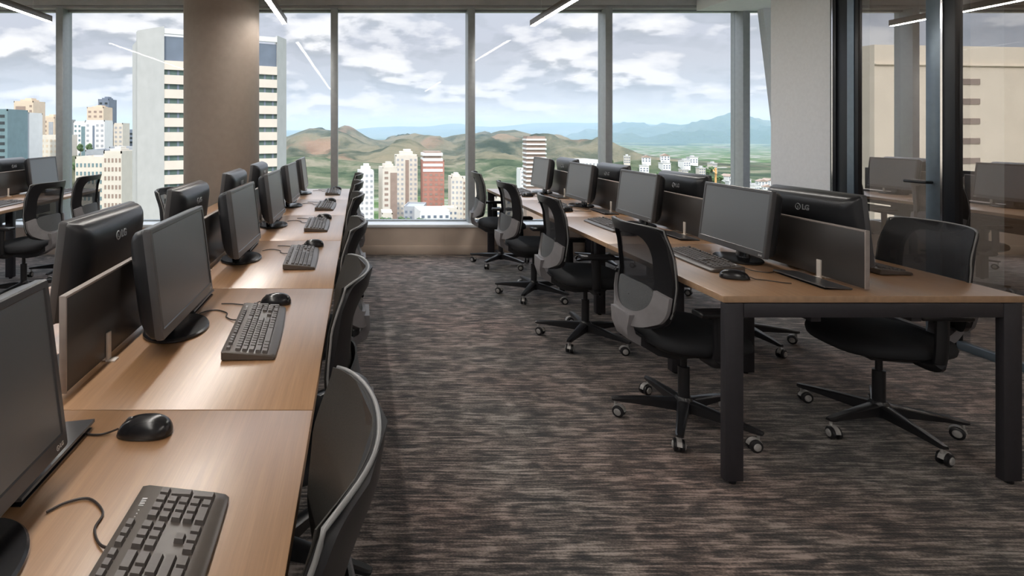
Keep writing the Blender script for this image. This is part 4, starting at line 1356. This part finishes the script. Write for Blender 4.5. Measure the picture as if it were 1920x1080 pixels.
# hillside houses among trees
hd = {}
def knoll_z(x, y):
    crest = [((px - VX) / FPX * 640, HC + (VY - py) / FPX * 640) for px, py in KNOLL]
    d = (y - 640) / (170 if y < 640 else 160)
    return GZ + (interp(crest, x) - GZ) * max(0, 1 - abs(d)) ** 1.1
def make_house(i):
    t = thing('house', '', 'house')
    w_, d_, h_ = (9, 9, 6.5) if i == 0 else (9, 8, 7.5) if i == 1 else (6.5, 7, 8.5)
    b = B(); box(b, -w_ / 2, w_ / 2, -d_ / 2, d_ / 2, -6, h_); obj('wall', b, 'b_white' if i != 2 else 'b_cream', t, smooth=False)
    b = B()
    if i == 0:
        loft(b, [[Vector((-w_ / 2 - .5, y, h_)), Vector((w_ / 2 + .5, y, h_)), Vector((0, y, h_ + 2.4))] for y in (-d_ / 2 - .5, d_ / 2 + .5)])
    else:
        box(b, -w_ / 2 - .3, w_ / 2 + .3, -d_ / 2 - .3, d_ / 2 + .3, h_, h_ + 0.7); box(b, -w_ / 5, w_ / 5, -d_ / 5, d_ / 5, h_ + .7, h_ + 2.6)
    obj('roof', b, 'b_roof' if i == 0 else 'b_pale', t, smooth=False)
    for k in range(3):
        for z in ([2.6, 5.0] if h_ < 8 else [2.2, 4.6, 7.2]):
            add_win(t, 'window', win_mesh(1.5, 1.3, 'b_slate'), (-w_ / 2 + w_ * (k + .5) / 3, -d_ / 2, z))
    return t
rng = random.Random(11)
house_xy = []
hn = tries = 0
while hn < 36 and tries < 8000:
    tries += 1
    px = rng.uniform(1150, 1440)
    yy = rng.uniform(545, 636)
    x = (px - VX) / FPX * yy
    z = knoll_z(x, yy)
    if any(math.hypot(x - a, yy - c) < 19 for a, c in house_xy): continue
    house_xy.append((x, yy))
    hn += 1
    kind = rng.choice([0, 1, 1, 2])
    place('house%d' % kind, lambda: make_house(kind), (x, yy, z), rng.uniform(-0.5, 0.5),
          ['small white house with brown pitched roof among trees on the hillside', 'white flat roofed house block among trees on the hillside', 'tall cream house among trees on the hillside'][kind],
          ['pitched roof hillside houses', 'white flat roofed hillside houses', 'cream hillside houses'][kind])

SL1 = [(600, 425), (690, 415), (760, 413), (840, 420), (900, 425)]
SL2 = [(60, 300), (130, 282), (200, 280), (260, 290), (330, 300)]
def slope_z(x, y):
    c = [((px - VX) / FPX * 275, HC + (VY - py) / FPX * 275) for px, py in SL1]
    return GZ + (interp(c, x) - GZ) * (1 - abs((y - 275) / (60 if y < 275 else 50)))
def slope_z2(x, y):
    c = [((px - VX) / FPX * 332, HC + (VY - py) / FPX * 332) for px, py in SL2]
    return GZ + (interp(c, x) - GZ) * (1 - abs((y - 332) / (70 if y < 332 else 50)))
def make_tree():
    t = thing('tree', '', 'tree')
    b = B(); tube(b, [(0, 0, -2), (0.1, 0, 2.0), (0.0, 0.1, 4.0)], [0.35, 0.28, 0.15], 8); obj('trunk', b, 'bark', t)
    b = B()
    r_ = random.Random(5)
    for k in range(9):
        c = Vector((r_.uniform(-1.8, 1.8), r_.uniform(-1.8, 1.8), 4.2 + r_.uniform(-1.2, 2.2)))
        q = bmesh.ops.create_icosphere(b, subdivisions=2, radius=r_.uniform(1.2, 2.0))
        for v in q['verts']:
            v.co = v.co * (1 + 0.35 * mnoise.noise(v.co * 1.6 + c)) + c
    obj('crown', b, 'leaf', t)
    return t
spots = [(hx, hy, 11.0) for hx, hy in house_xy]
tn = tries = 0
while tn < 60 and tries < 6000:
    tries += 1
    px = rng.uniform(1135, 1445)
    yy = rng.uniform(530, 636)
    x = (px - VX) / FPX * yy
    s = rng.uniform(0.7, 1.4)
    if any(math.hypot(x - a, yy - c) < r + 4.2 * s for a, c, r in spots): continue
    spots.append((x, yy, 4.2 * s))
    o = place('tree', make_tree, (x, yy, knoll_z(x, yy)), rng.uniform(0, 6), 'green tree among the houses on the hillside', 'hillside trees')
    o.scale = (s, s, s)
    tn += 1
for k in range(9):
    yy = 262 + (k % 3) * 9
    x = (708 + 11.5 * k - VX) / FPX * yy
    o = place('tree', make_tree, (x, yy, slope_z(x, yy)), rng.uniform(0, 6), 'green tree at the foot of the towers', 'trees at the foot of the towers')
    o.scale = (0.62, 0.62, 0.75)
for k in range(5):
    yy = 322 + (k % 2) * 11
    x = (142 + 8.5 * k - VX) / FPX * yy
    o = place('tree', make_tree, (x, yy, slope_z2(x, yy)), rng.uniform(0, 6), 'green tree on the slope below the skyline towers', 'trees below the skyline')
    o.scale = (0.6, 0.6, 0.7)
# wooded slopes these two groups of trees stand on
ridge('slope_1', 'hill_forest', SL1, 275, 60, 50, GZ, -60, 90, 30, 20, 2, 0.05, 1.0)
ridge('slope_2', 'hill_forest', SL2, 332, 70, 50, GZ, -240, -90, 30, 20, 2, 0.05, 1.0)
# orange construction crane
cr = thing('tower_crane', 'orange construction crane standing in front of the blue mountain', 'crane', at(1342, 350, 500), 0)
b = B(); tube(b, [(0, 0, -50), (0, 0, 17)], 0.9, 4); obj('mast', b, 'crane', cr)
b = B(); tube(b, [(-2, 0, 14), (3, 8, 14.5)], 0.5, 4); obj('jib', b, 'crane', cr)
b = B(); tube(b, [(0, 0, 12), (-2.0, -4, 12.5)], 0.9, 4); obj('counter_jib', b, 'crane', cr)
